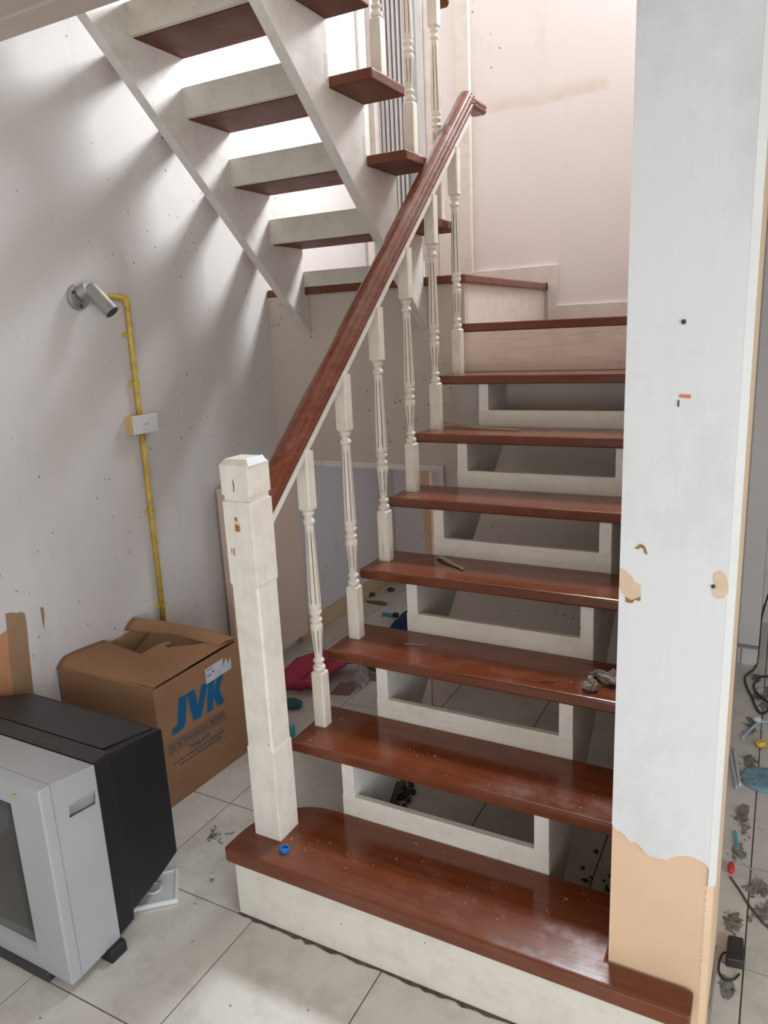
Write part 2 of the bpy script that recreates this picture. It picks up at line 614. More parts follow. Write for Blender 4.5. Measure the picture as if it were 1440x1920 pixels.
# ------------------------------------------------------------------ setting
floor = struct(part('floor', GROUT, None, (-1.1, 3.4, -3.5, 2.75, -0.12, -0.0025)))
TP = 0.4128
tile_me = None
xs = [0.0165 + TP * i for i in range(-3, 9)]
ys = [-0.255 + 0.401 * i for i in range(-5, 8)]
for i, x in enumerate(xs):
    for j, y in enumerate(ys):
        x0, x1 = max(x + 0.0015, -0.984), min(x + TP - 0.0015, 3.3)
        y0, y1 = y + 0.0015, min(y + 0.401 - 0.0015, 2.598)
        if x1 - x0 < 0.03 or y1 - y0 < 0.03:
            continue
        bm = B()
        box(bm, x0, x1, y0, y1, -0.008, 0.0)
        # slight chamfer of the tile's upper edge
        for v in bm.verts:
            if v.co.z > -0.001:
                v.co.x += 0.0006 if v.co.x < (x0 + x1) / 2 else -0.0006
                v.co.y += 0.0006 if v.co.y < (y0 + y1) / 2 else -0.0006
        link('tile', bm, TILE, floor)

wall_left = struct(part('wall_left', WALL_L, None, (LW - 0.12, LW, -3.5, 2.72, -0.1, 5.0)))
# back wall with the opening of the stairwell window (above the picture) and of the sliding window
bm = B()
box(bm, LW - 0.02, -0.02, YB, YB + 0.12, -0.1, 1.80)
box(bm, 0.92, 3.4, YB, YB + 0.12, -0.1, 1.80)
box(bm, -0.02, 0.92, YB, YB + 0.12, 1.52, 1.80)  # gap left below is made up, lets the added fill into the cupboard
box(bm, -0.48, 3.4, YB, YB + 0.12, 1.80, 2.78)
box(bm, -0.48, 1.13, YB, YB + 0.12, 2.78, 3.46)
box(bm, LW - 0.02, -0.10, YB, YB + 0.12, 3.46, 5.0)
box(bm, 0.94, 1.13, YB, YB + 0.12, 3.46, 5.0)
box(bm, -0.10, 0.94, YB, YB + 0.12, 4.36, 5.0)
wall_back = struct(link('wall_back', bm, WALL_B))
bm = B()
box(bm, 1.0, 1.13, 0.38, 2.6, -0.1, 5.0)
wall_right = struct(link('wall_right', bm, WALL_R))
bm = B()
box(bm, 3.3, 3.42, -3.5, -2.95, 0, 2.62)
box(bm, 3.3, 3.42, -0.6, 2.7, 0, 2.62)
box(bm, 3.3, 3.42, -2.95, -0.6, 2.35, 2.62)
struct(link('wall_room_side', bm, WALL_R))
bm = B()
box(bm, LW, 0.18, -3.5, -3.4, 0, 5.0)
box(bm, 2.72, 3.4, -3.5, -3.4, 0, 5.0)
box(bm, 0.18, 2.72, -3.5, -3.4, 2.05, 5.0)
struct(link('wall_front', bm, WALL_R))
bm = B()
box(bm, 3.3, 3.42, -3.5, 0.6, 2.62, 5.0)
struct(link('wall_upper_side', bm, WALL_R))
bm = B()
box(bm, LW, 3.4, -3.4, 0.02, 2.54, 2.78)
box(bm, 1.13, 3.4, 0.02, 2.6, 2.612, 2.78)
ceiling = struct(link('ceiling', bm, CEIL))
bm = B()
box(bm, LW - 0.1, 1.13, -3.5, 2.72, 5.0, 5.1)
box(bm, 1.13, 3.4, -3.5, 0.6, 5.0, 5.1)
struct(link('ceiling_upper', bm, WALL_B))
bm = B()
box(bm, LW, 1.19, 0.021, 0.122, 2.53, 2.79)
trim_1 = struct(link('trim_1', bm, CEIL, None, 0.003))

# under-landing wall with the low cupboard opening at the left wall
bm = B()
OX0, OX1, OZ = LW + 0.02, -0.105, 0.985
prism(bm, [(LW, Z9 - TT), (LW, OZ), (OX1, OZ), (OX1, 0.0), (XR + 0.015, 0.0), (XR + 0.015, Z8 - TT - 0.002), (0.03, Z8 - TT - 0.002), (0.03, Z9 - TT)], 'y', YL + 0.012, YL + 0.05)
wall_landing = struct(link('wall_landing', bm, WALL_BOX))
part('inner_wall', WALL_G, wall_landing, (LW + 0.001, LW + 0.012, YL + 0.05, YB, 0.0, OZ + 0.3))
part('frame_strip', TRIM_W, wall_landing, (LW + 0.012, OX1 + 0.022, YL - 0.002, YL + 0.012, OZ - 0.002, OZ + 0.026),
     (OX1, OX1 + 0.022, YL - 0.002, YL + 0.012, 0.02, OZ - 0.002))
bl = struct(part('baseboard_left', BASE_TAN, None, (LW + 0.012, LW + 0.026, YL + 0.055, YB - 0.002, 0.0, 0.095), bevel=0.003))

# stepped skirting along the back wall of the two landings
bm = B()
prism(bm, [(-0.386, Z9 + 0.001), (-0.386, 1.915), (0.097, 1.918), (0.097, 1.702), (0.99, 1.702), (0.99, Z8 + 0.001), (0.045, Z8 + 0.001), (0.045, Z9 + 0.001)], 'y', YB - 0.016, YB - 0.0005)
struct(link('trim_2', bm, TRIM_W, None, 0.003))

# sliding window at the far end of the landing: casing, frame, stacked sash tracks, glass
win = struct(part('window_1', TRIM_W, None, (-0.466, -0.388, YB - 0.035, YB - 0.001, Z9 + 0.002, 3.45), bevel=0.004))
part('window_panel', WALL_B, win, (-0.60, -0.468, YB - 0.012, YB + 0.03, Z9 + 0.002, 3.45))
part('window_frame', TRIM_W, win, (-0.705, -0.602, YB - 0.02, YB + 0.04, Z9 + 0.002, 3.45), (-0.985, -0.60, YB - 0.02, YB + 0.04, 3.42, 3.47), bevel=0.004)
part('sash_stile', ALU, win, (-0.69, -0.66, YB - 0.034, YB - 0.021, Z9 + 0.004, 3.41), bevel=0.003)
part('pane', GLASS, win, (-0.785, -0.706, YB + 0.014, YB + 0.02, Z9 + 0.004, 3.41))
part('blind_panel', plain('grey_blind', (0.60, 0.585, 0.585), 0.6), win, (-0.785, -0.707, YB + 0.03, YB + 0.036, Z9 + 0.004, 3.41))
part('track_back', ALU_D, win, (-0.985, -0.786, YB + 0.03, YB + 0.05, Z9 + 0.002, 3.41))
for q in range(6):
    xa = -0.938 + q * 0.0265
    part('sash_track', ALU, win, (xa, xa + 0.0165, YB - 0.018 + 0.004 * q, YB + 0.029, Z9 + 0.004, 3.41), bevel=0.002)
part('sash_stile', ALU, win, (-0.983, -0.945, YB - 0.03, YB + 0.029, Z9 + 0.004, 3.41), bevel=0.003)
part('window_jamb', TRIM_W, win, (LW + 0.0005, LW + 0.02, 2.40, 2.47, Z9 + 0.004, 3.45), (LW + 0.0005, LW + 0.035, 2.52, YB - 0.031, Z9 + 0.004, 3.45), bevel=0.003)

# end of the right-hand stair wall, clad with a torn white laminate over tan board
bm = B()
prism(bm, [(0.986, -0.198), (1.176, -0.198), (1.188, -0.186), (1.188, 0.10), (1.129, 0.10), (1.129, 0.379), (0.986, 0.379)], 'z', 0.001, 2.529)
pier = struct(link('wall_right_end', bm, TAN))
jag = [(0.979, 0.57), (0.988, 0.563), (0.997, 0.557), (1.004, 0.5555), (1.011, 0.551), (1.018, 0.543), (1.024, 0.538), (1.031, 0.5405), (1.038, 0.539), (1.044, 0.533), (1.049, 0.528), (1.056, 0.5205), (1.063, 0.516), (1.073, 0.5175),
       (1.082, 0.516), (1.090, 0.5185), (1.097, 0.518), (1.107, 0.5275), (1.117, 0.534), (1.132, 0.5395), (1.147, 0.541), (1.158, 0.5375), (1.168, 0.534), (1.174, 0.530), (1.178, 0.523), (1.1815, 0.502), (1.184, 0.481), (1.188, 0.477), (1.1905, 0.481)]
bm = B()
prism(bm, [(0.9855, 2.528)] + [(max(x, 0.9855), z) for x, z in jag if x < 1.1772] + [(1.1772, 0.523), (1.1772, 2.528)], 'y', -0.2008, -0.1985)
link('laminate_sheet', bm, LAMI, pier)
bm = B()
prism(bm, [(1.1774, -0.2008), (1.1915, -0.1872), (1.1900, -0.1855), (1.1774, -0.1975)], 'z', 0.480, 2.528)
link('edge_strip', bm, LAMI_E, pier)
part('side_panel', WALL_CREAM, pier, (1.1882, 1.1892, -0.185, 0.0995, 0.002, 2.528))
part('skirting', BASE_D, pier, (1.1895, 1.1950, -0.10, 0.0995, 0.0, 0.085))


def patch(name, m, parent, pts, y, th=0.0012):
    bm = B()
    prism(bm, pts, 'y', y - th, y)
    return link(name, bm, m, parent)


patch('paper_tear', TANPALE, pier, [(0.987, 1.139), (0.991, 1.139), (1.009, 1.126), (1.014, 1.116), (1.027, 1.109), (1.027, 1.087), (1.01, 1.077), (0.997, 1.083), (0.9868, 1.101)], -0.2008)
patch('paper_tear', GLUE, pier, [(0.998, 1.083), (1.01, 1.0775), (1.0265, 1.0868), (1.0262, 1.078), (1.022, 1.0765), (1.017, 1.0795), (1.012, 1.0715), (1.006, 1.0705), (0.999, 1.072)], -0.2008)
patch('paper_tear', TANPALE, pier, [(1.154, 1.148), (1.163, 1.154), (1.170, 1.151), (1.175, 1.142), (1.179, 1.128), (1.179, 1.115), (1.173, 1.102), (1.162, 1.1), (1.154, 1.107), (1.151, 1.118), (1.158, 1.123), (1.153, 1.138)], -0.2008)
patch('glue_mark', GLUE, pier, [(1.016, 1.186), (1.022, 1.192), (1.030, 1.189), (1.034, 1.181), (1.036, 1.172), (1.031, 1.174), (1.028, 1.183), (1.023, 1.185), (1.019, 1.181), (1.012, 1.183)], -0.2008)
patch('glue_mark', ORANGE, pier, [(1.079, 1.469), (1.098, 1.4665), (1.099, 1.473), (1.080, 1.4745)], -0.2008)
patch('glue_mark', TEAL, pier, [(1.077, 1.452), (1.080, 1.452), (1.080, 1.464), (1.077, 1.464)], -0.2008)
bm = B()
bmesh.ops.create_uvsphere(bm, u_segments=10, v_segments=6, radius=0.0045, matrix=Matrix.Translation((1.081, -0.201, 1.599)))
link('screw_hole', bm, DARKDOT, pier)
bm = B()
bmesh.ops.create_uvsphere(bm, u_segments=10, v_segments=6, radius=0.004, matrix=Matrix.Translation((1.1535, -0.201, 1.123)))
link('screw_hole', bm, DARKDOT, pier)

rnd = random.Random(31)
bm = B()
for q in range(26):
    z = 0.23 + 0.245 * q / 26 + rnd.uniform(-0.003, 0.003)
    prism(bm, [(1.1735 + rnd.uniform(-0.001, 0.001), z), (1.1765, z + 0.001), (1.177, z + rnd.uniform(0.003, 0.006)), (1.1740, z + 0.003)], 'y', -0.1992, -0.1978)
for q in range(9):
    z = 0.24 + rnd.uniform(0, 0.22)
    prism(bm, [(0.9865, z), (0.9895, z + 0.002), (0.9885, z + rnd.uniform(0.004, 0.012)), (0.9865, z + 0.008)], 'y', -0.1992, -0.1978)
link('paint_chips', bm, LAMI_E, pier)['kind'] = 'stuff'

# far end of the neighbouring room: pilaster with its skirting block, back wall skirting
bm = B()
box(bm, 1.131, 1.217, 2.02, 2.6, 0.0, 2.61)
col2 = struct(link('wall_pilaster', bm, WALL_R))
part('skirting_block', BASE_W, col2, (1.150, 1.214, 2.006, 2.019, 0.0, 0.085), bevel=0.002)
part('skirting_cap', BASE_D, col2, (1.131, 1.218, 2.004, 2.019, 0.086, 0.098))
bb = struct(part('baseboard_back', BASE_W, None, (1.219, 3.29, 2.584, 2.599, 0.0, 0.10), bevel=0.003))

# peeled strips of paint on the left wall
bm = B()
prism(bm, [(-0.182, 0.757), (-0.160, 0.752), (-0.140, 0.742), (-0.128, 0.742), (-0.114, 0.733), (-0.113, 0.70), (-0.121, 0.60), (-0.133, 0.422), (-0.140, 0.30), (-0.21, 0.30), (-0.205, 0.45), (-0.196, 0.60), (-0.186, 0.70)], 'x', LW, LW + 0.0015)
link('peeled_patch', bm, PEEL_B, wall_left)
bm = B()
prism(bm, [(-0.186, 0.70), (-0.196, 0.60), (-0.205, 0.45), (-0.21, 0.30), (-0.40, 0.30), (-0.40, 0.69), (-0.30, 0.72), (-0.22, 0.69)], 'x', LW, LW + 0.0012)
link('peeled_patch', bm, PEEL_O, wall_left)
bm = B()
prism(bm, [(-0.053, 0.728), (-0.046, 0.732), (-0.040, 0.722), (-0.041, 0.70), (-0.047, 0.672), (-0.052, 0.650), (-0.053, 0.68)], 'x', LW, LW + 0.0012)
link('peeled_patch', bm, PEEL_B, wall_left)

# ------------------------------------------------------------------ baluster mesh (shared by every baluster)


def baluster_mesh():
    bm = B()
    hs = 0.0205

    def sq(z, h, c):
        return [(h, -h + c, z), (h, h - c, z), (h - c, h, z), (-h + c, h, z), (-h, h - c, z), (-h, -h + c, z), (-h + c, -h, z), (h - c, -h, z)]
    loft(bm, [sq(0, hs, 0.0035), sq(0.176, hs, 0.0035), sq(0.182, hs - 0.005, 0.006)])
    loft(bm, [sq(0.686, hs - 0.006, 0.006), sq(0.694, hs, 0.0035), sq(0.862, hs, 0.0035)])
    prof = [(0.180, 0.013, 0), (0.186, 0.0185, 0), (0.192, 0.0195, 0), (0.198, 0.0180, 0), (0.201, 0.0130, 0), (0.207, 0.0125, 0), (0.212, 0.0165, 0), (0.216, 0.0175, 0), (0.220, 0.0155, 0),
            (0.224, 0.0120, 0), (0.232, 0.0122, 0.0), (0.245, 0.0130, 1), (0.290, 0.0165, 1), (0.318, 0.0190, 1), (0.328, 0.0192, 0), (0.336, 0.0175, 0),
            (0.340, 0.0150, 0), (0.345, 0.0190, 0), (0.350, 0.0195, 0), (0.354, 0.0165, 0), (0.358, 0.0135, 0), (0.364, 0.0150, 0), (0.369, 0.0190, 0), (0.375, 0.0195, 0), (0.380, 0.0165, 0),
            (0.386, 0.0188, 0), (0.394, 0.0195, 0), (0.402, 0.0192, 1), (0.44, 0.0188, 1), (0.50, 0.0172, 1), (0.57, 0.0152, 1), (0.625, 0.0138, 1), (0.640, 0.0134, 0), (0.646, 0.0135, 0),
            (0.650, 0.0170, 0), (0.655, 0.0180, 0), (0.660, 0.0160, 0), (0.664, 0.0125, 0), (0.671, 0.0125, 0), (0.675, 0.0165, 0), (0.680, 0.0175, 0), (0.685, 0.0160, 0), (0.690, 0.0130, 0)]
    n = 64
    rings = []
    for z, r, fl in prof:
        rings.append([((r - (0.0030 if fl and k % 8 == 0 else 0)) * math.cos(2 * math.pi * k / n), (r - (0.0030 if fl and k % 8 == 0 else 0)) * math.sin(2 * math.pi * k / n), z) for k in range(n)])
    bm.faces.ensure_lookup_table()
    nf = len(bm.faces)
    loft(bm, rings)
    bm.faces.ensure_lookup_table()
    i = nf
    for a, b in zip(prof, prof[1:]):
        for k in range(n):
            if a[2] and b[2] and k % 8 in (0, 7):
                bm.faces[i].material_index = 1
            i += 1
    me = bpy.data.meshes.new('baluster')
    bm.to_mesh(me)
    bm.free()
    me.materials.append(WHITE)
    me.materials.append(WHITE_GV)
    return me


BAL = baluster_mesh()


def baluster(parent, x, y, z):
    o = bpy.data.objects.new('baluster', BAL)
    C.objects.link(o)
    o.location = (x, y, z)
    attach(o, parent)
    return o


def rounded(pts, r):
    return pts


# ------------------------------------------------------------------ lower flight
st = thing('staircase', 'lower wooden flight with varnished red-brown treads, white balusters and handrail', 'staircase', (0.5, 0.5, 0.0))
# first step: bull-nosed left end, notched round the wall end on the right
y1 = -0.2736
back1 = ty(1) + 0.24 - 0.0
bull = []
cx, cy, rr = 0.135, -0.135, 0.19
pts = [(-0.050, y1 + 0.004), (-0.0566, y1 + 0.014)]
for a in range(0, 9):
    t_ = a / 8
    ang = math.pi * (1.0 - 0.5 * t_)
    pts.append((0.135 + 0.1916 * math.cos(ang), y1 + 0.075 + (back1 - y1 - 0.075) * math.sin(ang)))
outline = [(1.165, y1), (1.165, -0.203), (0.985, -0.203), (0.985, back1), ] + pts[::-1]
bm = B()
prism(bm, outline, 'z', Z1 - 0.045, Z1)
link('tread', bm, TREAD, st, 0.008, 3)
bm = B()
prism(bm, [(-0.035, y1 + 0.022), (1.150, y1 + 0.022), (1.150, y1 + 0.045), (-0.035, y1 + 0.045)], 'z', 0.001, Z1 - 0.045)
r1 = link('riser', bm, WHITE_X, st, 0.002)
for k in range(2, 8):
    bm = B()
    box(bm, XL, XR, ty(k), ty(k) + 0.24, tz(k) - TT, tz(k))
    tread_link('tread', bm, st, 0.007)
for k in range(1, 7):
    bm = B()
    box(bm, 0.1735, 0.7935, ty(k) + 0.2385, ty(k) + 0.2585, tz(k) - TT + 0.001, tz(k) + 0.063)
    link('riser', bm, WHITE_X, st, 0.0015)
# bare board closing the rise from the seventh step to the landing
bm = B()
box(bm, 0.006, XR, 1.388, 1.402, tz(7) + 0.001, Z8 - 0.036)
link('riser_board', bm, RAWBOARD, st)


def low_line(y):
    # underside of the lower stringers
    return tz(1) - TT - 0.215 + (y - (ty(1) + 0.24)) * RISE / G


for xa, xb in ((0.175, 0.214), (0.753, 0.792)):
    poly = [(ty(1) + 0.24, 0.0)]
    for k in range(1, 7):
        poly.append((ty(k) + 0.24, tz(k + 1) - TT))
        poly.append((ty(k + 1) + 0.24, tz(k + 1) - TT))
    poly.append((1.400, tz(7) - TT))
    poly.append((1.400, low_line(1.400)))
    yz = (ty(1) + 0.24) + (0.0 - (tz(1) - TT - 0.215)) * G / RISE
    poly.append((max(yz, ty(1) + 0.3), 0.0))
    # drop the doubled first point
    bm = B()
    prism(bm, poly, 'x', xa, xb)
    link('stringer', bm, WHITE_S, st, 0.0015)
# two landings, one step apart
bm = B()
box(bm, 0.0, XR + 0.015, ty(8), YB - 0.001, Z8 - TT, Z8)
link('landing', bm, TREAD, st, 0.006, 3)
bm = B()
prism(bm, [(LW + 0.001, YL + 0.013), (-0.786, YL + 0.013), (-0.786, 1.376), (0.042, 1.376), (0.042, YB - 0.001), (LW + 0.001, YB - 0.001)], 'z', Z9 - TT, Z9)
link('landing', bm, TREAD, st, 0.006, 3)
bm = B()
box(bm, 0.012, 0.026, YL + 0.03, YB - 0.001, Z8 + 0.0005, Z9 - TT)
link('riser', bm, TRIM_W, st)
part('corner_strip', RAWBOARD, st, (0.004, 0.0118, YL + 0.0, YL + 0.05, Z8 + 0.001, Z8 + 0.09))
# balusters of the lower flight
for k in range(2, 8):
    baluster(st, 0.040, ty(k) + 0.1277, tz(k))
# newel post: stepped, chamfered shaft, grooved neck, bevelled cap
nx, ny = 0.0345, -0.1365


def oct_ring(z, h, c):
    return [(nx + h, ny - h + c, z), (nx + h, ny + h - c, z), (nx + h - c, ny + h, z), (nx - h + c, ny + h, z), (nx - h, ny + h - c, z), (nx - h, ny - h + c, z), (nx - h + c, ny - h, z), (nx + h - c, ny - h, z)]


bm = B()
loft(bm, [oct_ring(Z1, 0.0445, 0.0012), oct_ring(0.500, 0.0445, 0.0012), oct_ring(0.506, 0.0436, 0.005), oct_ring(0.974, 0.0436, 0.005), oct_ring(0.982, 0.0450, 0.0012), oct_ring(1.203, 0.0452, 0.0012)])
newel = link('newel_post', bm, NEWEL, st, 0.0015)
part('neck', NEWEL, newel, (nx - 0.040, nx + 0.040, ny - 0.040, ny + 0.040, 1.202, 1.220))
bm = B()
loft(bm, [oct_ring(1.219, 0.0452, 0.002), oct_ring(1.297, 0.0455, 0.002), oct_ring(1.312, 0.034, 0.003)])
cap_o = link('post_cap', bm, NEWEL, newel, 0.003)
bm = B()
sheet(bm, [(nx + 0.0462, ny - 0.042, 1.2955), (nx + 0.0462, ny + 0.036, 1.2965), (nx + 0.034, ny + 0.034, 1.3135), (nx + 0.034, ny - 0.034, 1.3135)], (0.8, 0, 0.6), 0.0012)
link('torn_paper', bm, PLASTIC_W, newel)


def npatch(m, pts, face='f'):
    bm = B()
    if face == 'f':
        prism(bm, pts, 'y', ny - 0.0462, ny - 0.0452)
    else:
        prism(bm, pts, 'y', ny - 0.0435, ny - 0.0422)
    return link('tape_patch', bm, m, newel)


npatch(GLUE, [(0.024, 1.126), (0.0375, 1.125), (0.038, 1.143), (0.025, 1.144)])
npatch(GLUE, [(0.026, 1.155), (0.0335, 1.154), (0.0335, 1.163), (0.026, 1.163)])
npatch(TANPALE, [(0.0255, 1.1455), (0.0335, 1.145), (0.0335, 1.1535), (0.026, 1.1545)])
npatch(TANPALE, [(0.039, 1.126), (0.0425, 1.127), (0.0405, 1.150), (0.037, 1.153), (0.0385, 1.144)])
npatch(BROWNBOOK, [(0.0295, 1.228), (0.033, 1.232), (0.0345, 1.245), (0.0320, 1.262), (0.0300, 1.256), (0.0312, 1.240)])
npatch(GLUE, [(0.0125, 1.060), (0.0150, 1.059), (0.0155, 1.078), (0.0128, 1.080)])
npatch(GLUE, [(0.0050, 1.065), (0.0070, 1.064), (0.0072, 1.080), (0.0052, 1.079)])
npatch(GLUE, [(0.024, 0.980), (0.037, 0.979), (0.037, 0.993), (0.024, 0.994)], 'm')
npatch(GLUE_Y, [(0.008, 0.760), (0.022, 0.7615), (0.024, 0.777), (0.030, 0.776), (0.031, 0.763), (0.047, 0.755), (0.047, 0.741), (0.031, 0.745), (0.026, 0.744), (0.022, 0.750), (0.010, 0.750)], 'm')

# handrail: moulded brown rail on a white strip, short level return at the top


def rail_profile():
    h = [(0.0, 0.064), (0.012, 0.0625), (0.020, 0.058), (0.0235, 0.052), (0.0265, 0.051), (0.030, 0.049), (0.0335, 0.042), (0.0345, 0.034), (0.032, 0.028), (0.0305, 0.025), (0.0330, 0.021), (0.0330, 0.012), (0.028, 0.004), (0.022, 0.0)]
    return h + [(-a, b) for a, b in h[:0:-1]]


ang = math.atan2(RISE, G)
RX = 0.0365


def rail_sweep(bm, prof, path):
    """path: list of (y, z, tilt) for the lower face of the profile"""
    rings = []
    for y, z, a in path:
        rings.append([(RX + p, y - math.sin(a) * q, z + math.cos(a) * q) for p, q in prof])
    loft(bm, rings)


def rail_low(y):
    return 1.173 + 0.86 * y     # underside of the white strip


WS = 0.024
bm = B()
y0r, y1r = ny + 0.0452, 1.470
off = WS / math.cos(ang)
zt = rail_low(y1r) + off
rail_sweep(bm, rail_profile(), [(y0r - 0.02 + 0.02, rail_low(y0r) + off, ang)])if False else None
prof = rail_profile()
rings = []
# lower end is cut plumb against the newel
rings.append([(RX + p, y0r, rail_low(y0r) + off + q / math.cos(ang)) for p, q in prof])
rings.append([(RX + p, y1r - math.sin(ang) * q, zt + math.cos(ang) * q) for p, q in prof])
loft(bm, rings)
hr = link('handrail', bm, RAIL, st, smooth=False)
bm = B()
rings = [[(RX + p, y1r - 0.050, zt - 0.012 + q * 0.75) for p, q in prof], [(RX + p, y1r + 0.115, zt - 0.012 + q * 0.75) for p, q in prof]]
loft(bm, rings)
link('rail_return', bm, RAIL, hr, 0.003)
bm = B()
rings = []
for y in (y0r, y1r - 0.03):
    rings.append([(RX - 0.0205, y, rail_low(y)), (RX + 0.0205, y, rail_low(y)), (RX + 0.0205, y, rail_low(y) + off), (RX - 0.0205, y, rail_low(y) + off)])
loft(bm, rings)
link('rail_strip', bm, WHITE_S, hr, 0.001)

# ------------------------------------------------------------------ upper flight (seen from below)
us = thing('staircase', 'upper wooden flight seen from below, red-brown undersides between two white stringers', 'staircase', (-0.48, 0.8, Z9))


def uy(j):
    return 1.385 - G * j


def uz(j):
    return Z9 + RISE * j


for j in range(1, 6):
    bm = B()
    prism(bm, [(LW + 0.001, uy(j) + 0.115), (-0.787, uy(j) + 0.09), (-0.787, uy(j)), (0.017, uy(j)), (0.017, uy(j) + 0.24), (LW + 0.001, uy(j) + 0.24)], 'z', uz(j) - TT, uz(j))
    tread_link('tread', bm, us, 0.006)
for j in range(0, 5):
    bm = B()
    if j == 0:
        box(bm, -0.786, -0.141, uy(0) - 0.016, uy(0) + 0.004, uz(0) - 0.002, uz(0) + 0.066)
    else:
        box(bm, -0.786, -0.141, uy(j) - 0.019, uy(j) + 0.001, uz(j) - TT + 0.002, uz(j) + 0.066)
    link('riser', bm, WHITE_X, us, 0.0015)


def up_low(y):
    return 2.575 - 0.872 * (y - 0.29)


for xa, xb in ((-0.785, -0.745), (-0.182, -0.142)):
    poly = [(1.399, up_low(1.399)), (1.399, Z9 - TT - 0.002), (1.372, Z9 - TT - 0.002), (1.372, uz(1) - TT)]
    for j in range(1, 5):
        poly.append((uy(j), uz(j) - TT))
        poly.append((uy(j), uz(j + 1) - TT if j < 4 else 2.785))
    poly.append((0.126, 2.95))
    poly.append((0.126, up_low(0.126)))
    bm = B()
    prism(bm, poly, 'x', xa, xb)
    link('stringer', bm, WHITE_S, us, 0.0015)
for j in range(1, 5):
    baluster(us, -0.026, uy(j) + 0.132, uz(j))
bm = B()
rings = []
for y in (1.36, 0.30):
    zb = uz(1) + 0.84 + (uy(1) + 0.132 - y) * RISE / G
    rings.append([(-0.026 + p, y, zb + q) for p, q in prof])
loft(bm, rings)
link('handrail', bm, RAIL, us)

# ------------------------------------------------------------------ cupboard door below the landing
cd = thing('cupboard_door', 'pinkish flush cupboard door standing open against the left wall behind the newel', 'door', (-0.90, 1.2, 0.05))
part('door_panel', DOORPINK, cd, (-0.955, -0.925, 0.87, 1.452, 0.055, 0.96), bevel=0.002)
for z in (0.16, 0.85):
    part('hinge', METAL, cd, (-0.948, -0.932, 1.4525, 1.462, z - 0.03, z + 0.03))

# tan board leaning inside the cupboard, white stick below the stairs
bm = B()
sheet(bm, [(-0.335, 1.72, 0.0005), (-0.285, 1.70, 0.0005), (-0.262, 1.62, 0.93), (-0.312, 1.64, 0.93)], (0.3, 1, 0), 0.018)
tag(link('board', bm, TAN), 'narrow tan board leaning upright inside the cupboard below the landing', 'board')
bm = B()
box(bm, -0.03, -0.008, 1.03, 1.045, 0.0003, 0.26)
tag(link('wooden_stick', bm, WHITE_X, None, 0.002), 'short white wooden stick upright on the floor under the stairs', 'stick')

# ------------------------------------------------------------------ television
tv = thing('television', 'old silver fronted tube television with black back, on the tiles by the wall', 'television', (-0.60, -0.45, 0.0))
X0, X1 = -0.962, -0.248
bm = B()
yf, yb_ = -0.655, -0.492


def frame_ring(y, x0, x1, z0, z1):
    return [(x0, y, z0), (x1, y, z0), (x1, y, z1), (x0, y, z1)]


# the bezel is one closed loop of cross-sections: outer shell, front lip, recess towards the tube
loft(bm, [frame_ring(yb_, X0 + 0.003, X1 - 0.003, 0.034, 0.562), frame_ring(yf + 0.03, X0, X1, 0.027, 0.586), frame_ring(yf + 0.003, X0, X1, 0.026, 0.587), frame_ring(yf, X0 + 0.004, X1 - 0.004, 0.030, 0.583),
          frame_ring(yf - 0.002, X0 + 0.10, X1 - 0.115, 0.078, 0.523), frame_ring(yf + 0.018, X0 + 0.112, X1 - 0.127, 0.090, 0.512)], cap=False)
bez = link('front_bezel', bm, SILVER, tv, 0.003)
part('seam', SILVER_D, bez, (X0 - 0.0005, X1 + 0.0008, yf + 0.030, yf + 0.0322, 0.030, 0.5866))
# side grip: a pocket cut into the bezel
gx = X1 + 0.0005
bm = B()
prism(bm, [(-0.588, 0.469), (-0.505, 0.458), (-0.500, 0.489), (-0.583, 0.500)], 'x', X1 - 0.016, X1 + 0.02)
cut = link('cut', bm, SILVER_D)
bo = bez.modifiers.new('pocket', 'BOOLEAN')
bo.operation = 'DIFFERENCE'
bo.solver = 'EXACT'
bo.object = cut
bez.modifiers.move(1, 0)
so = bez.modifiers.new('thick', 'SOLIDIFY')
so.thickness = 0.004
so.offset = -1
bez.modifiers.move(2, 0)
bpy.context.view_layer.update()
me2 = bpy.data.meshes.new_from_object(bez.evaluated_get(bpy.context.evaluated_depsgraph_get()))
bez.modifiers.clear()
bez.data = me2
bpy.data.objects.remove(cut)
bm = B()
sheet(bm, [(X1 - 0.012, -0.592, 0.462), (X1 - 0.012, -0.498, 0.450), (X1 - 0.012, -0.494, 0.496), (X1 - 0.012, -0.588, 0.506)], (1, 0, 0), 0.002)
grip = link('grip_recess', bm, SILVER_D, bez)  # darker silver puts the pocket's shade into its colour
bm = B()
for a, b in (((-0.588, 0.469), (-0.505, 0.458)), ((-0.505, 0.458), (-0.500, 0.489)), ((-0.500, 0.489), (-0.583, 0.500)), ((-0.583, 0.500), (-0.588, 0.469))):
    tube(bm, [(gx - 0.0005, a[0], a[1]), (gx - 0.0005, b[0], b[1])], 0.0014, 6)
link('grip_rim', bm, SILVER, grip)


def scr(u, v):
    x = X0 + 0.108 + u * (X1 - 0.123 - X0 - 0.108)
    z = 0.086 + v * (0.516 - 0.086)
    return (x, yf + 0.016 - 0.016 * (1 - (2 * u - 1) ** 2) * (1 - (2 * v - 1) ** 2) ** 0.5 * 0.8, z)


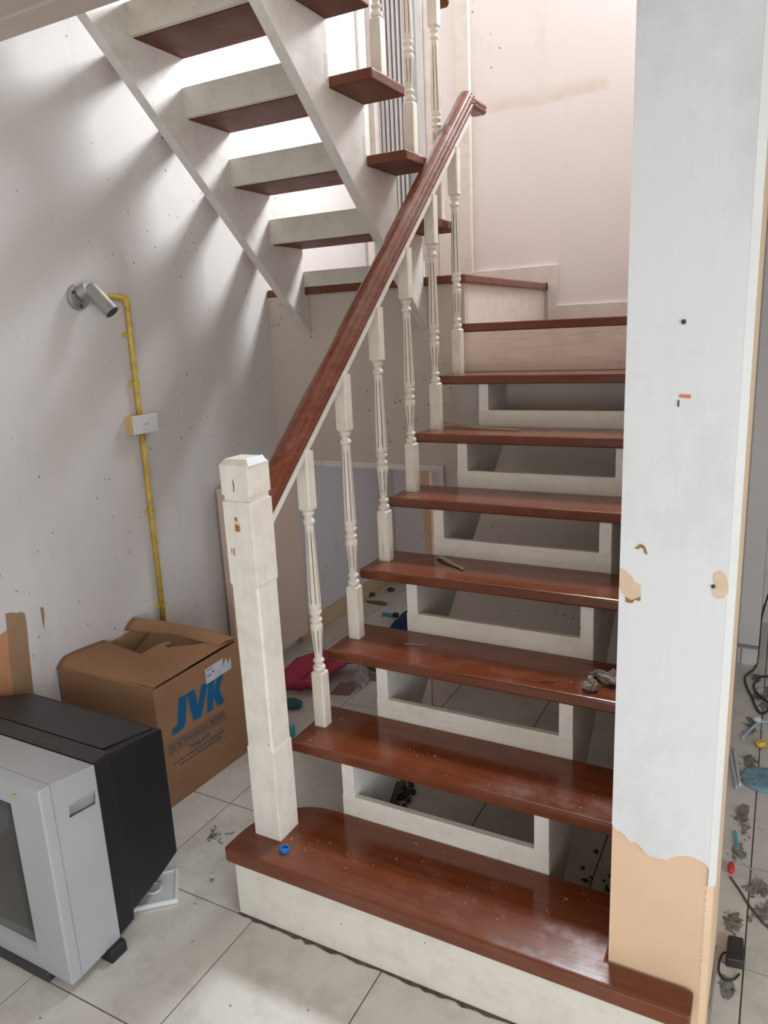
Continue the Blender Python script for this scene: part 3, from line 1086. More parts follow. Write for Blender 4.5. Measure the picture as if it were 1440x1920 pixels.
bm = B()
grid_sheet(bm, scr, 12, 10, 0.003)
link('screen', bm, SCREEN, tv, smooth=True)
bm = B()
bmesh.ops.create_uvsphere(bm, u_segments=12, v_segments=6, radius=0.0065, matrix=Matrix.Translation((-0.338, yf - 0.001, 0.551)))
link('indicator_button', bm, GLUE_Y, bez)
bm = B()
loft(bm, [frame_ring(yb_, X0 + 0.004, X1 - 0.006, 0.035, 0.561), frame_ring(-0.43, X0 + 0.006, X1 - 0.012, 0.040, 0.560), frame_ring(-0.425, X0 + 0.012, X1 - 0.018, 0.060, 0.552),
          frame_ring(-0.30, X0 + 0.04, X1 - 0.040, 0.068, 0.525), frame_ring(-0.205, X0 + 0.075, X1 - 0.058, 0.082, 0.500)])
shell = link('back_shell', bm, BLACK_R, tv, 0.006)
bm = B()
zt0, zt1 = 0.5535, 0.5235
sheet(bm, [(X0 + 0.05, -0.42, zt0), (X1 - 0.055, -0.42, zt0), (X1 - 0.075, -0.225, 0.5065), (X0 + 0.10, -0.225, 0.5065)], (0, 0.2, 1), 0.002)
link('top_panel', bm, BLACK, shell)
bm = B()
sheet(bm, [(X0 + 0.01, -0.489, 0.5622), (X1 - 0.010, -0.489, 0.5622), (X1 - 0.014, -0.432, 0.5612), (X0 + 0.01, -0.432, 0.5612)], (0, 0, 1), 0.0015)
link('top_rim', bm, BLACK_D, shell)
bm = B()
bmesh.ops.create_cone(bm, cap_ends=True, segments=20, radius1=0.020, radius2=0.018, depth=0.002, matrix=Matrix.Translation((-0.455, -0.460, 0.5640)) @ Matrix.Diagonal((1.3, 0.7, 1, 1)))
link('grip_hollow', bm, DARKDOT, shell)
part('foot', BLACK, tv, (X0 + 0.05, X1 + 0.018, -0.545, -0.49, 0.0, 0.034), bevel=0.004)
part('base_bar', BLACK_D, tv, (X0 + 0.05, -0.335, -0.662, -0.600, 0.0, 0.032), bevel=0.006)

# ------------------------------------------------------------------ cardboard box
bxL, bxR, byF, byB, bzT = -0.972, -0.562, 0.02, 0.445, 0.462
cb = thing('cardboard_box', 'brown cardboard moving box printed JVK in blue, torn open behind the television', 'box', ((bxL + bxR) / 2, (byF + byB) / 2, 0))
th = 0.005
bm = B()


def side(bm, a, b, z0, za, zb, bulge, nrm):
    def fn(u, v):
        x = a[0] + (b[0] - a[0]) * u
        y = a[1] + (b[1] - a[1]) * u
        k = bulge * math.sin(math.pi * u) * math.sin(math.pi * v)
        return (x + nrm[0] * k, y + nrm[1] * k, z0 + (za + (zb - za) * u - z0) * v)
    grid_sheet(bm, fn, 8, 8, th)


cFL, cFR, cBR, cBL = (bxL, -0.030), (bxR - 0.012, byF), (bxR + 0.010, byB), (bxL, 0.430)
for a, b, za, zb, k, n_ in ((cFL, cFR, 0.492, bzT, 0.008, (0, -1)), (cFR, cBR, bzT, bzT + 0.012, 0.0, (1, 0)), (cBR, cBL, bzT + 0.012, 0.500, 0.004, (0, 1)), (cBL, cFL, 0.500, 0.492, 0.0, (-1, 0))):
    side(bm, a, b, 0.0005, za, zb, k, n_)
sheet(bm, [(cFL[0] + .004, cFL[1] + .004, 0.0008), (cFR[0] - .004, cFR[1] + .004, 0.0008), (cBR[0] - .004, cBR[1] - .004, 0.0008), (cBL[0] + .004, cBL[1] - .004, 0.0008)], (0, 0, 1), 0.006)
body = link('box_body', bm, CARD, cb, smooth=False)
# flaps


def front_flap(u, v):
    x = bxL - 0.006 * (1 - u) + (bxR - 0.014 - bxL) * u
    yf0 = cFL[1] + (cFR[1] - cFL[1]) * u
    z0 = 0.492 + (bzT - 0.492) * u
    lift = (0.026 * (1 - u) + 0.006) * math.sin(min(1.0, v * 4.5) * math.pi / 2)
    return (max(x, LW + 0.004), yf0 - 0.002 + v * (0.215 - 0.035 * u) + 0.012 * math.sin(9 * u) * max(0, v - 0.8), z0 + lift - 0.012 * v * v * (1 - u) - 0.006 * math.sin(math.pi * u) * v)


bm = B()
grid_sheet(bm, front_flap, 16, 12, th)
link('flap', bm, CARD, cb, smooth=True)
bm = B()
ps_ = [(bxR - 0.008, byF + 0.003), (bxR + 0.006, byB - 0.006), (bxR - 0.04, byB - 0.010), (bxR - 0.052, 0.385), (bxR - 0.105, 0.330), (bxR - 0.150, 0.297), (bxR - 0.168, 0.285), (bxR - 0.180, 0.272), (bxR - 0.194, 0.276), (bxR - 0.204, 0.288), (bxR - 0.198, 0.303), (bxR - 0.210, 0.318), (bxR - 0.228, 0.300), (bxR - 0.235, 0.262), (bxR - 0.236, 0.10), (bxR - 0.232, 0.008)]
sheet(bm, [(x, y, bzT + 0.0095 + 0.050 * max(0, (bxR - x)) ** 1.0 * 0.5 + 0.012 * (y - byF) / 0.42) for x, y in ps_], (0, 0, 1), 0.004)
link('flap', bm, CARD, cb)


def rear(u, v):
    far = Vector((-0.974 + 0.428 * u, 0.335 + 0.10 * u, 0.549 - 0.058 * u + 0.014 * math.sin(math.pi * u)))
    near = Vector((-0.974 + 0.400 * u, 0.285 + 0.075 * min(1, u * 2.2), 0.515 - 0.030 * u - 0.006 * math.sin(math.pi * u)))
    return far.lerp(near, v) + Vector((0, 0, 0.006 * math.sin(math.pi * v)))


bm = B()
grid_sheet(bm, rear, 14, 6, th)
link('flap', bm, CARD, cb, smooth=True)
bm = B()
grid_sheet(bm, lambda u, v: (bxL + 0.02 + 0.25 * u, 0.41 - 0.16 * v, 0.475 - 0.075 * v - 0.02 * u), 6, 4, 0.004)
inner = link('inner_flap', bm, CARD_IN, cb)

FACE_N = Vector((byB - byF, -0.022, 0)).normalized()
FACE_U = Vector((0.022, byB - byF, 0)).normalized()


def on_face(y, z, d=0.0032):
    """point of the printed side of the box"""
    t_ = (y - byF) / (byB - byF)
    return Vector((bxR - 0.012 + 0.022 * t_, y, z)) + FACE_N * d


def print_poly(polys, m, name, parent):
    bm = B()
    for p in polys:
        A = [bm.verts.new(on_face(y, z, 0.0033)) for y, z in p]
        f = bm.faces.new(A)
        f.normal_update()
        if f.normal.dot(FACE_N) < 0:
            f.normal_flip()
    return link(name, bm, m, parent)


def S(u, v):
    # logo space: u along, v up, slanted letters
    return (0.079 + u * 0.245 + v * 0.022, 0.266 + v * 0.118)


J = [(0.00, 0.0), (0.02, -0.03), (0.14, -0.03), (0.22, 0.02), (0.26, 0.14), (0.26, 1.0), (0.10, 1.0), (0.10, 0.24), (0.08, 0.19), (0.00, 0.19)]
Vv = [(0.26, 1.0), (0.42, 1.0), (0.50, 0.42), (0.56, 1.0), (0.70, 1.0), (0.58, 0.0), (0.42, 0.0)]
K1 = [(0.70, 0.0), (0.83, 0.0), (0.83, 1.0), (0.70, 1.0)]
K2 = [(0.83, 0.50), (0.90, 1.0), (1.05, 1.0), (0.95, 0.55), (1.08, 0.0), (0.93, 0.0), (0.83, 0.42)]
lg = print_poly([[S(*p) for p in q] for q in (J, Vv, K1, K2)], INK, 'printed_logo', body)
print_poly([[(0.052, 0.236), (0.345, 0.236), (0.345, 0.239), (0.052, 0.239)], [(0.045, 0.199), (0.352, 0.199), (0.352, 0.202), (0.045, 0.202)]], INK_G, 'printed_line', body)


def text_mesh(s, size, place, m, name, parent, bold=0.0, squeeze=1.0):
    cu = bpy.data.curves.new('t', 'FONT')
    cu.body = s
    cu.size = size
    cu.align_x = 'CENTER'
    cu.offset = bold
    cu.resolution_u = 3
    o = bpy.data.objects.new('t', cu)
    C.objects.link(o)
    bpy.context.view_layer.update()
    me = bpy.data.meshes.new_from_object(o.evaluated_get(bpy.context.evaluated_depsgraph_get()))
    bpy.data.objects.remove(o)
    bpy.data.curves.remove(cu)
    for v in me.vertices:
        v.co = place(v.co.x * squeeze, v.co.y)
    me.name = name
    me.materials.clear()
    me.materials.append(m)
    ob = bpy.data.objects.new(name, me)
    C.objects.link(ob)
    attach(ob, parent)
    return ob


text_mesh('JVK INTERNATIONAL MOVERS', 0.031, lambda x, y: on_face(0.198 + x, 0.2085 + y), INK_G, 'printed_text', body, 0.0009, 0.66)
text_mesh('THAILAND', 0.027, lambda x, y: on_face(0.200 + x, 0.170 + y), INK_G, 'printed_text', body, 0.0009, 0.80)
# the small print below is too worn to read: broken dashes only
dash = []
random.seed(3)
for z, a, b in ((0.152, 0.07, 0.325), (0.134, 0.10, 0.30)):
    y = a
    while y < b:
        wd = random.uniform(0.006, 0.02)
        dash.append([(y, z), (y + wd, z), (y + wd, z + 0.008), (y, z + 0.008)])
        y += wd + random.uniform(0.003, 0.007)
print_poly(dash, INK_G, 'worn_print', body)['kind'] = 'stuff'
bm = B()
A = [(0.262, 0.376), (0.396, 0.383), (0.399, 0.414), (0.392, 0.430), (0.383, 0.404), (0.374, 0.436), (0.352, 0.405), (0.358, 0.440), (0.262, 0.434)]
sheet(bm, [on_face(y, z, 0.0034) for y, z in A], FACE_N, 0.0008)
lab = link('shipping_label', bm, LABEL, cb)
print_poly([[(0.268, 0.402), (0.290, 0.403), (0.290, 0.407), (0.268, 0.406)], [(0.296, 0.409), (0.306, 0.410), (0.306, 0.416), (0.296, 0.415)], [(0.272, 0.424), (0.300, 0.426), (0.300, 0.428), (0.272, 0.427)]], DARKDOT, 'label_print', lab).location = tuple(FACE_N * 0.0012)
# print on the inside flap
bm = B()
for a in ((0.10, 0.30, 0.05, 0.022), (0.16, 0.42, 0.05, 0.02), (0.07, 0.55, 0.10, 0.022), (0.04, 0.75, 0.12, 0.02)):
    for q in range(4):
        u0 = a[0] / 0.25 + q * a[2] / 0.25 * 0.45
        v0 = a[1]
        P = lambda u, v: (bxL + 0.02 + 0.25 * u, 0.41 - 0.16 * v, 0.4785 - 0.075 * v - 0.02 * u)
        if u0 + 0.07 > 1:
            continue
        bm.faces.new([bm.verts.new(P(u0, v0 + 0.13)), bm.verts.new(P(u0 + 0.07, v0 + 0.13)), bm.verts.new(P(u0 + 0.07, v0)), bm.verts.new(P(u0, v0))])
link('faded_print', bm, INK_G, inner)['kind'] = 'stuff'

# ------------------------------------------------------------------ wall fittings: pipe stub, conduit, outlet
ps = thing('pipe_stub', 'dull grey metal pipe stub with round flange, end of the yellow conduit on the wall', 'pipe', (LW, 0.285, 1.77))
bm = B()
bmesh.ops.create_cone(bm, cap_ends=True, segments=28, radius1=0.046, radius2=0.042, depth=0.014, matrix=Matrix.Translation((LW + 0.0075, 0.285, 1.772)) @ Matrix.Rotation(math.pi / 2, 4, 'Y'))
fl = link('flange', bm, METAL, ps, 0.002)
for a in (0.5, 2.6, 4.7):
    bm = B()
    bmesh.ops.create_cone(bm, cap_ends=True, segments=10, radius1=0.006, radius2=0.005, depth=0.006, matrix=Matrix.Translation((LW + 0.017, 0.285 + 0.031 * math.cos(a), 1.772 + 0.031 * math.sin(a))) @ Matrix.Rotation(math.pi / 2, 4, 'Y'))
    link('screw', bm, METAL_IN, fl)
bm = B()
a0, a1 = Vector((LW + 0.012, 0.290, 1.785)), Vector((LW + 0.045, 0.302, 1.800))
e0, e1 = Vector((LW + 0.040, 0.308, 1.805)), Vector((LW + 0.115, 0.330, 1.715))
tube(bm, [a0, a1], 0.026, 20)
tube(bm, [e0, e0 + (e1 - e0) * 0.08, e1], [0.020, 0.027, 0.027], 24, cap=True)
pb = link('pipe_body', bm, METAL, ps, 0.001)
bm = B()
dd = (e1 - e0).normalized()
tube(bm, [e1 - dd * 0.002, e1 + dd * 0.0012], 0.0235, 24)
link('open_end', bm, METAL_IN, pb)

cy_ = 0.497
cond = thing('conduit', 'yellow painted pipe running down the left wall to the box', 'pipe', (LW, cy_, 0.48))
bm = B()
tube(bm, smooth_path([(LW + 0.012, 0.345, 1.782), (LW + 0.012, 0.44, 1.775), (LW + 0.012, 0.485, 1.772), (LW + 0.012, 0.500, 1.755), (LW + 0.012, 0.501, 1.70), (LW + 0.012, cy_, 1.337)], 6), 0.0105, 12)
link('pipe', bm, YELLOW, cond, smooth=True)
bm = B()
tube(bm, [(LW + 0.012, cy_, 1.262), (LW + 0.012, cy_ - 0.002, 0.95), (LW + 0.012, cy_ - 0.006, 0.43)], 0.0105, 12)
link('pipe', bm, YELLOW, cond, smooth=True)
bm = B()
tube(bm, smooth_path([(LW + 0.012, 0.470, 1.774), (LW + 0.012, 0.493, 1.770), (LW + 0.012, 0.501, 1.745)], 5), 0.0130, 12)
link('elbow', bm, YELLOW, cond, smooth=True)
for z in (1.638, 1.455, 0.948, 0.548):
    bm = B()
    tube(bm, [(LW + 0.012, cy_, z - 0.006), (LW + 0.012, cy_, z + 0.006)], 0.0125, 12)
    box(bm, LW, LW + 0.010, cy_ - 0.028, cy_ - 0.008, z - 0.007, z + 0.007)
    link('clip', bm, YELLOW, cond)

ol = thing('outlet_box', 'small surface outlet box with white cover and yellowed side on the yellow conduit', 'outlet', (LW, cy_, 1.26))
part('back_box', YELLOW_P, ol, (LW, LW + 0.036, cy_ - 0.066, cy_ + 0.062, 1.264, 1.334), bevel=0.002)
cov = part('cover', PLASTIC_W, ol, (LW + 0.0362, LW + 0.043, cy_ - 0.067, cy_ + 0.063, 1.263, 1.335), bevel=0.003)
part('socket_insert', PLASTIC_W, cov, (LW + 0.043, LW + 0.0448, cy_ - 0.018, cy_ + 0.014, 1.280, 1.318), bevel=0.001)
part('slot', DARKDOT, cov, (LW + 0.0448, LW + 0.0451, cy_ - 0.010, cy_ - 0.008, 1.293, 1.304), (LW + 0.0448, LW + 0.0451, cy_ + 0.004, cy_ + 0.006, 1.293, 1.304))

# ------------------------------------------------------------------ small things on the stairs
bm = B()
P0 = Vector((0.111, -0.207, Z1 + 0.0005))
rings = []
for z, r in ((0.0, 0.0135), (0.009, 0.0135), (0.0105, 0.0125), (0.0105, 0.0105), (0.004, 0.0100)):
    rings.append([P0 + Vector((r * math.cos(2 * math.pi * k / 28), r * math.sin(2 * math.pi * k / 28), z)) for k in range(28)])
loft(bm, rings)
tag(link('bottle_cap', bm, BLUECAP), 'round blue bottle cap lying on the bottom step beside the newel', 'bottle cap')
bm = B()
lump(bm, (0.828, 0.285, tz(3) + 0.014), (0.019, 0.022, 0.020), 1.7, rough=0.5, floor=tz(3))
lump(bm, (0.872, 0.345, tz(3) + 0.012), (0.032, 0.020, 0.018), 5.1, rough=0.9, floor=tz(3))
lump(bm, (0.838, 0.368, tz(3) + 0.008), (0.022, 0.015, 0.012), 8.3, rough=0.9, floor=tz(3))
tag(link('dust_clump', bm, DUST), 'fluffy grey clump of dust near the wall end of the third step', 'dust')
bm = B()
loft(bm, [[(0.030, 1.128, tz(6) + 0.014), (0.030, 1.140, tz(6) + 0.014), (0.030, 1.140, tz(6) + 0.022), (0.030, 1.128, tz(6) + 0.022)],
          [(0.20, 1.080, tz(6) + 0.0005), (0.20, 1.096, tz(6) + 0.0005), (0.20, 1.096, tz(6) + 0.009), (0.20, 1.080, tz(6) + 0.009)],
          [(0.375, 1.050, tz(6) + 0.0005), (0.375, 1.058, tz(6) + 0.0005), (0.375, 1.058, tz(6) + 0.005), (0.375, 1.050, tz(6) + 0.005)]])
tag(link('wood_splinter', bm, WOODRAW), 'long thin splinter of bare wood on the sixth step behind the baluster', 'splinter')
bm = B()
grid_sheet(bm, lambda u, v: (0.205 + 0.135 * u, 0.668 - 0.092 * u + (v - 0.5) * 0.022, tz(4) + 0.003 + 0.010 * abs(math.sin(5 * u)) * (1 - u)), 10, 3, 0.001)
tag(link('tape_strip', bm, TAPE), 'crumpled strip of dirty tape lying on the fourth step', 'tape')
bm = B()
tube(bm, [(0.215, 0.362, tz(3) + 0.0025), (0.285, 0.375, tz(3) + 0.0025)], 0.0015, 6)
tag(link('straw_piece', bm, CRUMB), 'thin pale straw lying on the third step', 'straw')
bm = B()
tube(bm, smooth_path([(0.69, 0.272, tz(3) + 0.002), (0.705, 0.279, tz(3) + 0.004), (0.715, 0.280, tz(3) + 0.004), (0.73, 0.285, tz(3) + 0.002)], 4), 0.0018, 6)
tag(link('twig', bm, DUST_D), 'tiny curled twig near the front edge of the third step', 'twig')


def crumbs(name, label, k, n, x0, x1, y0, y1, zt_, seed):
    rnd = random.Random(seed)
    bm = B()
    for _ in range(n):
        x, y = rnd.uniform(x0, x1), rnd.uniform(y0, y1)
        if y > ty(k) + 0.234:
            continue
        s = rnd.uniform(0.0006, 0.0016)
        a = rnd.uniform(0, 3.14)
        L = s * rnd.uniform(1.2, 4.0)
        c, d = math.cos(a), math.sin(a)
        q = [(x + c * L, y + d * L), (x - d * s, y + c * s), (x - c * L, y - d * L), (x + d * s, y - c * s)]
        prism(bm, q, 'z', zt_ + 0.0002, zt_ + 0.0002 + s)
    o = link(name, bm, CRUMB)
    tag(o, label, 'crumbs', kind='stuff')


crumbs('wood_crumbs', 'pale wood crumbs and dust scattered over the bottom step', 1, 46, 0.10, 0.93, -0.20, 0.0, Z1, 11)
crumbs('wood_crumbs', 'pale wood crumbs scattered over the second step', 2, 22, 0.05, 0.95, 0.02, 0.23, tz(2), 12)
crumbs('wood_crumbs', 'few pale wood crumbs on the third step', 3, 8, 0.08, 0.95, 0.25, 0.46, tz(3), 13)

rnd = random.Random(77)
bm = B()
top = [(x_, y1 + 0.0215) for x_ in (1.15, -0.035)]
low = [(-0.035 + 1.185 * q / 60, y1 + 0.017 - abs(rnd.gauss(0, 0.0045))) for q in range(61)]
prism(bm, top + low, 'z', 0.0003, 0.0022)
tag(link('dirt_line', bm, DUST_D), 'dark line of dirt along the foot of the bottom step', 'dirt', kind='stuff')

# ------------------------------------------------------------------ things on the floor at the left
pl = thing('plastic_cover', 'square white plastic cover plate on the tiles behind the television', 'cover', (-0.315, -0.29, 0))


def rot2(x, y, a):
    return (x * math.cos(a) - y * math.sin(a), x * math.sin(a) + y * math.cos(a))


pa = math.radians(42)
bm = B()


def pc(h, z):
    return [Vector((-0.326, -0.296, z)) + Vector((*rot2(sx * h, sy * h, pa), 0)) for sx, sy in ((-1, -1), (1, -1), (1, 1), (-1, 1))]


loft(bm, [pc(0.072, 0.0006), pc(0.072, 0.010), pc(0.068, 0.014), pc(0.062, 0.014), pc(0.058, 0.011)])
pbase = link('plate', bm, PLASTIC_W, pl, 0.003)
bm = B()
rings = []
for z, r in ((0.0112, 0.024), (0.0150, 0.023), (0.0150, 0.019), (0.0125, 0.018)):
    rings.append([(-0.326 + r * math.cos(2 * math.pi * k / 28), -0.296 + r * math.sin(2 * math.pi * k / 28), z) for k in range(28)])
loft(bm, rings)
link('round_knockout', bm, PLASTIC_W, pl)

uc = thing('charging_cable', 'thin white cable with a small plug, lying beside the bottom step', 'cable', (-0.19, -0.19, 0))
bm = B()
tube(bm, smooth_path([(-0.02, 0.05, 0.0025), (-0.12, 0.00, 0.0025), (-0.20, -0.070, 0.0025), (-0.231, -0.105, 0.0025), (-0.224, -0.143, 0.0025), (-0.208, -0.165, 0.0025)], 5), 0.0022, 8)
link('cord', bm, CABLE_W, uc, smooth=True)
bm = B()
dirp = Vector((0.017, -0.027, 0)).normalized()
nn = Vector((dirp.y, -dirp.x, 0))
pp = Vector((-0.208, -0.165, 0.0))
sheet(bm, [pp + nn * 0.005 + Vector((0, 0, 0.0005)), pp - nn * 0.005 + Vector((0, 0, 0.0005)), pp - nn * 0.0055 + dirp * 0.018 + Vector((0, 0, 0.0005)), pp + nn * 0.0055 + dirp * 0.018 + Vector((0, 0, 0.0005))], (0, 0, 1), 0.006)
link('plug', bm, PLASTIC_W, uc, 0.001)
bm = B()
sheet(bm, [pp + nn * 0.0045 + dirp * 0.0182 + Vector((0, 0, 0.0012)), pp - nn * 0.0045 + dirp * 0.0182 + Vector((0, 0, 0.0012)), pp - nn * 0.0045 + dirp * 0.030 + Vector((0, 0, 0.0012)), pp + nn * 0.0045 + dirp * 0.030 + Vector((0, 0, 0.0012))], (0, 0, 1), 0.0042)
link('plug_tip', bm, METAL, uc)

# heap under the stairs, each piece by itself
bm = B()


def bagf(u, v):
    x = -0.725 + 0.185 * u + 0.03 * v
    y = 0.87 + 0.34 * v + 0.10 * u
    z = 0.046 + 0.058 * math.sin(math.pi * v) * (0.7 + 0.3 * math.sin(7 * u)) + 0.022 * noise.noise(Vector((u * 5, v * 5, 1)))
    return (x, y, z)


grid_sheet(bm, bagf, 14, 14, 0.05)
for v in bm.verts:
    v.co.z = max(v.co.z, 0.012)
tag(link('bag', bm, PINK, None, smooth=True), 'limp crimson fabric bag lying on the floor behind the first baluster', 'bag')
bm = B()
lump(bm, (-0.590, 0.815, 0.020), (0.045, 0.035, 0.020), 3.3, rough=0.2, floor=0.0)
tag(link('pouch', bm, TEAL, None, smooth=True), 'dark teal pouch half under the crimson bag', 'pouch')
bm = B()
lump(bm, (-0.420, 1.290, 0.034), (0.080, 0.032, 0.034), 6.1, rough=0.2, floor=0.0)
tag(link('plastic_toy', bm, GREEN, None, smooth=True), 'bright green plastic piece on the floor under the third step', 'toy')
bm = B()
sheet(bm, [(-0.500, 0.985, 0.002), (-0.412, 1.010, 0.002), (-0.418, 1.075, 0.022), (-0.490, 1.062, 0.022)], (0, 0, 1), 0.006)
tag(link('notebook', bm, BROWNBOOK, None, 0.001), 'dark brown notebook lying tilted beside the crumpled grey film', 'notebook')
bm = B()
grid_sheet(bm, lambda u, v: (-0.475 + 0.085 * u, 1.092 + 0.075 * v, 0.006 + 0.085 * math.sin(math.pi * u) * (0.3 + 0.7 * v) + 0.015 * noise.noise(Vector((u * 6, v * 6, 3)))), 10, 10, 0.002)
tag(link('plastic_film', bm, GREYPLAST), 'crumpled grey plastic film standing up beside the brown notebook', 'film')
bm = B()
sheet(bm, [(-0.465, 1.180, 0.001), (-0.355, 1.185, 0.001), (-0.360, 1.230, 0.006), (-0.440, 1.228, 0.006)], (0, 0, 1), 0.004)
tag(link('card_scrap', bm, CARD), 'small tan scrap of card by the green plastic piece', 'card')
bm = B()
sheet(bm, [(-0.735, 1.44, 0.0005), (-0.66, 1.47, 0.0005), (-0.665, 1.50, 0.0005), (-0.74, 1.475, 0.0005)], (0, 0, 1), 0.004)
tag(link('card_scrap', bm, BROWNBOOK), 'flat brown scrap of card on the tiles by the cupboard door', 'card')

# inside the cupboard
bm = B()
grid_sheet(bm, lambda u, v: (-0.575 + 0.26 * u, 1.72 + 0.30 * v, 0.012 + 0.085 * math.sin(math.pi * (0.15 + 0.75 * u)) * math.sin(math.pi * (0.1 + 0.8 * v)) + 0.018 * noise.noise(Vector((u * 4, v * 4, 7)))), 12, 12, 0.012)
for v in bm.verts:
    v.co.z = max(v.co.z, 0.0008)
tag(link('cloth', bm, NAVY, None, smooth=True), 'dark navy cloth heaped on the cupboard floor under the landing', 'cloth')
mk = thing('marker_pen', 'cyan marker pen with a black cap beside the navy cloth', 'pen', (-0.66, 1.94, 0))
bm = B()
tube(bm, [(-0.735, 1.935, 0.011), (-0.665, 1.94, 0.011)], [0.009, 0.0105], 12)
link('barrel', bm, CYAN, mk, smooth=True)
bm = B()
tube(bm, [(-0.664, 1.94, 0.014), (-0.635, 1.942, 0.014)], 0.0135, 12)
link('cap', bm, BLACK, mk, smooth=True)
bm = B()
tube(bm, [(-0.60, 2.03, 0.008), (-0.50, 2.12, 0.008)], 0.0075, 10)
tag(link('pencil', bm, YLIME), 'faded yellow plastic stick behind the navy cloth', 'stick')
for i, (x, y, lb) in enumerate(((-0.882, 2.326, 'black lump of dirt in the cupboard, middle one of the three'), (-0.958, 2.201, 'black lump of dirt in the cupboard, next to the tan baseboard'), (-0.90, 2.50, 'black lump of dirt in the cupboard, farthest one from the stairs'))):
    bm = B()
    lump(bm, (x, y, 0.010), (0.026, 0.024, 0.012), 2.0 + i, rough=0.3, sub=2, floor=0.0)
    tag(link('dirt_lump', bm, DARKDOT), lb, 'dirt', 'black dirt lumps in the cupboard')
bm = B()
lump(bm, (-0.86, 2.10, 0.006), (0.075, 0.022, 0.007), 9.0, rough=0.4, sub=2, floor=0.0)
tag(link('dry_leaf', bm, BROWNBOOK), 'dry brown leaf curled on the cupboard floor', 'leaf')
bm = B()
rnd = random.Random(5)
lump(bm, (0.115, 0.425, 0.006), (0.040, 0.055, 0.020), 3.0, rough=0.9, sub=3, floor=0.0)
for _ in range(30):
    lump(bm, (0.115 + rnd.gauss(0, 0.03), 0.425 + rnd.gauss(0, 0.045), 0.006), (rnd.uniform(0.006, 0.016), rnd.uniform(0.006, 0.016), rnd.uniform(0.004, 0.014)), rnd.uniform(0, 30), rough=0.8, sub=2, floor=0.0)
tag(link('dirt_pile', bm, DUST_D), 'dark pile of dirt on the floor behind the bottom step', 'dirt', kind='stuff')
bm = B()
for _ in range(34):
    lump(bm, (0.87 + rnd.uniform(-0.07, 0.09), 0.30 + rnd.gauss(0, 0.10), 0.004), (rnd.uniform(0.003, 0.011), rnd.uniform(0.003, 0.011), rnd.uniform(0.002, 0.006)), rnd.uniform(0, 30), rough=0.8, sub=2, floor=0.0)
tag(link('dirt_pile', bm, DUST_D), 'dark crumbs of dirt in the corner right of the stringer', 'dirt', kind='stuff')
bm = B()
for _ in range(9):
    a = rnd.uniform(0, 6.28)
    x, y = -0.33 + rnd.gauss(0, 0.018), -0.02 + rnd.gauss(0, 0.012)
    tube(bm, smooth_path([(x, y, 0.002), (x + 0.02 * math.cos(a), y + 0.02 * math.sin(a), 0.004), (x + 0.035 * math.cos(a + 0.5), y + 0.03 * math.sin(a + 0.5), 0.002)], 3), 0.0011, 5)
tag(link('hair_tuft', bm, DUST_D), 'dark wisp of hair on the tiles in front of the cardboard box', 'hair', kind='stuff')
# small things past the box, seen beside the newel
bm = B()
sheet(bm, [(-0.50, 0.52, 0.001), (-0.43, 0.54, 0.001), (-0.44, 0.62, 0.001), (-0.51, 0.60, 0.001)], (0, 0, 1), 0.05)
tag(link('carton', bm, CYAN, None, 0.003), 'small teal carton on the floor behind the cardboard box', 'carton')
bm = B()
lump(bm, (-0.475, 0.455, 0.013), (0.025, 0.02, 0.014), 4.4, rough=0.3, sub=2, floor=0.0)
tag(link('plastic_scrap', bm, ORANGE), 'orange plastic scrap at the back corner of the cardboard box', 'scrap')

# ------------------------------------------------------------------ things on the floor at the right
bm = B()
tube(bm, smooth_path([(1.275, 2.575, 0.33), (1.222, 2.30, 0.16), (1.2185, 2.15, 0.06), (1.213, 2.0, 0.006), (1.175, 1.87, 0.006), (1.186, 1.762, 0.006), (1.211, 1.666, 0.006), (1.231, 1.574, 0.006), (1.256, 1.536, 0.006), (1.30, 1.62, 0.006), (1.42, 1.7, 0.006)], 6), 0.0045, 8)
tag(link('power_cable', bm, CABLE_K, None, smooth=True), 'black cable hanging down the far pilaster onto the tiles', 'cable')
bm = B()
tube(bm, smooth_path([(1.30, 1.91, 0.006), (1.25, 1.90, 0.006), (1.224, 1.862, 0.006), (1.213, 1.773, 0.006), (1.241, 1.679, 0.012), (1.29, 1.64, 0.006), (1.36, 1.70, 0.006), (1.38, 1.82, 0.006), (1.32, 1.90, 0.009)], 6), 0.0045, 8)
tag(link('power_cable', bm, CABLE_K, None, smooth=True), 'black cable lying in a loop on the tiles before the pilaster', 'cable')
bm = B()
tube(bm, smooth_path([(1.192, 1.30, 0.006), (1.235, 1.43, 0.006), (1.27, 1.47, 0.006), (1.34, 1.44, 0.006), (1.42, 1.47, 0.006)], 5), 0.006, 8)
tag(link('signal_cable', bm, CABLE_LB, None, smooth=True), 'thick pale blue cable on the tiles behind the yellow scrap', 'cable')
bm = B()
lump(bm, (1.238, 1.46, 0.014), (0.018, 0.018, 0.014), 2.9, rough=0.2, sub=2, floor=0.0)
tag(link('connector', bm, PLASTIC_W, None, smooth=True), 'white cable connector lying near the looped black cable', 'connector')
for i, (p, lb) in enumerate((([(1.150, 1.215, 0.005), (1.17, 1.09, 0.005), (1.193, 0.945, 0.005)], 'pale blue cable end nearest to the wall end'), ([(1.168, 1.20, 0.005), (1.186, 1.08, 0.005), (1.202, 0.965, 0.005)], 'pale blue cable end beside the round blue cloth'))):
    bm = B()
    tube(bm, smooth_path(p, 5), 0.006, 8)
    tag(link('cable_end', bm, (CABLE_LB, CABLE_W)[i], None, smooth=True), lb, 'cable')
bm = B()
rings = []
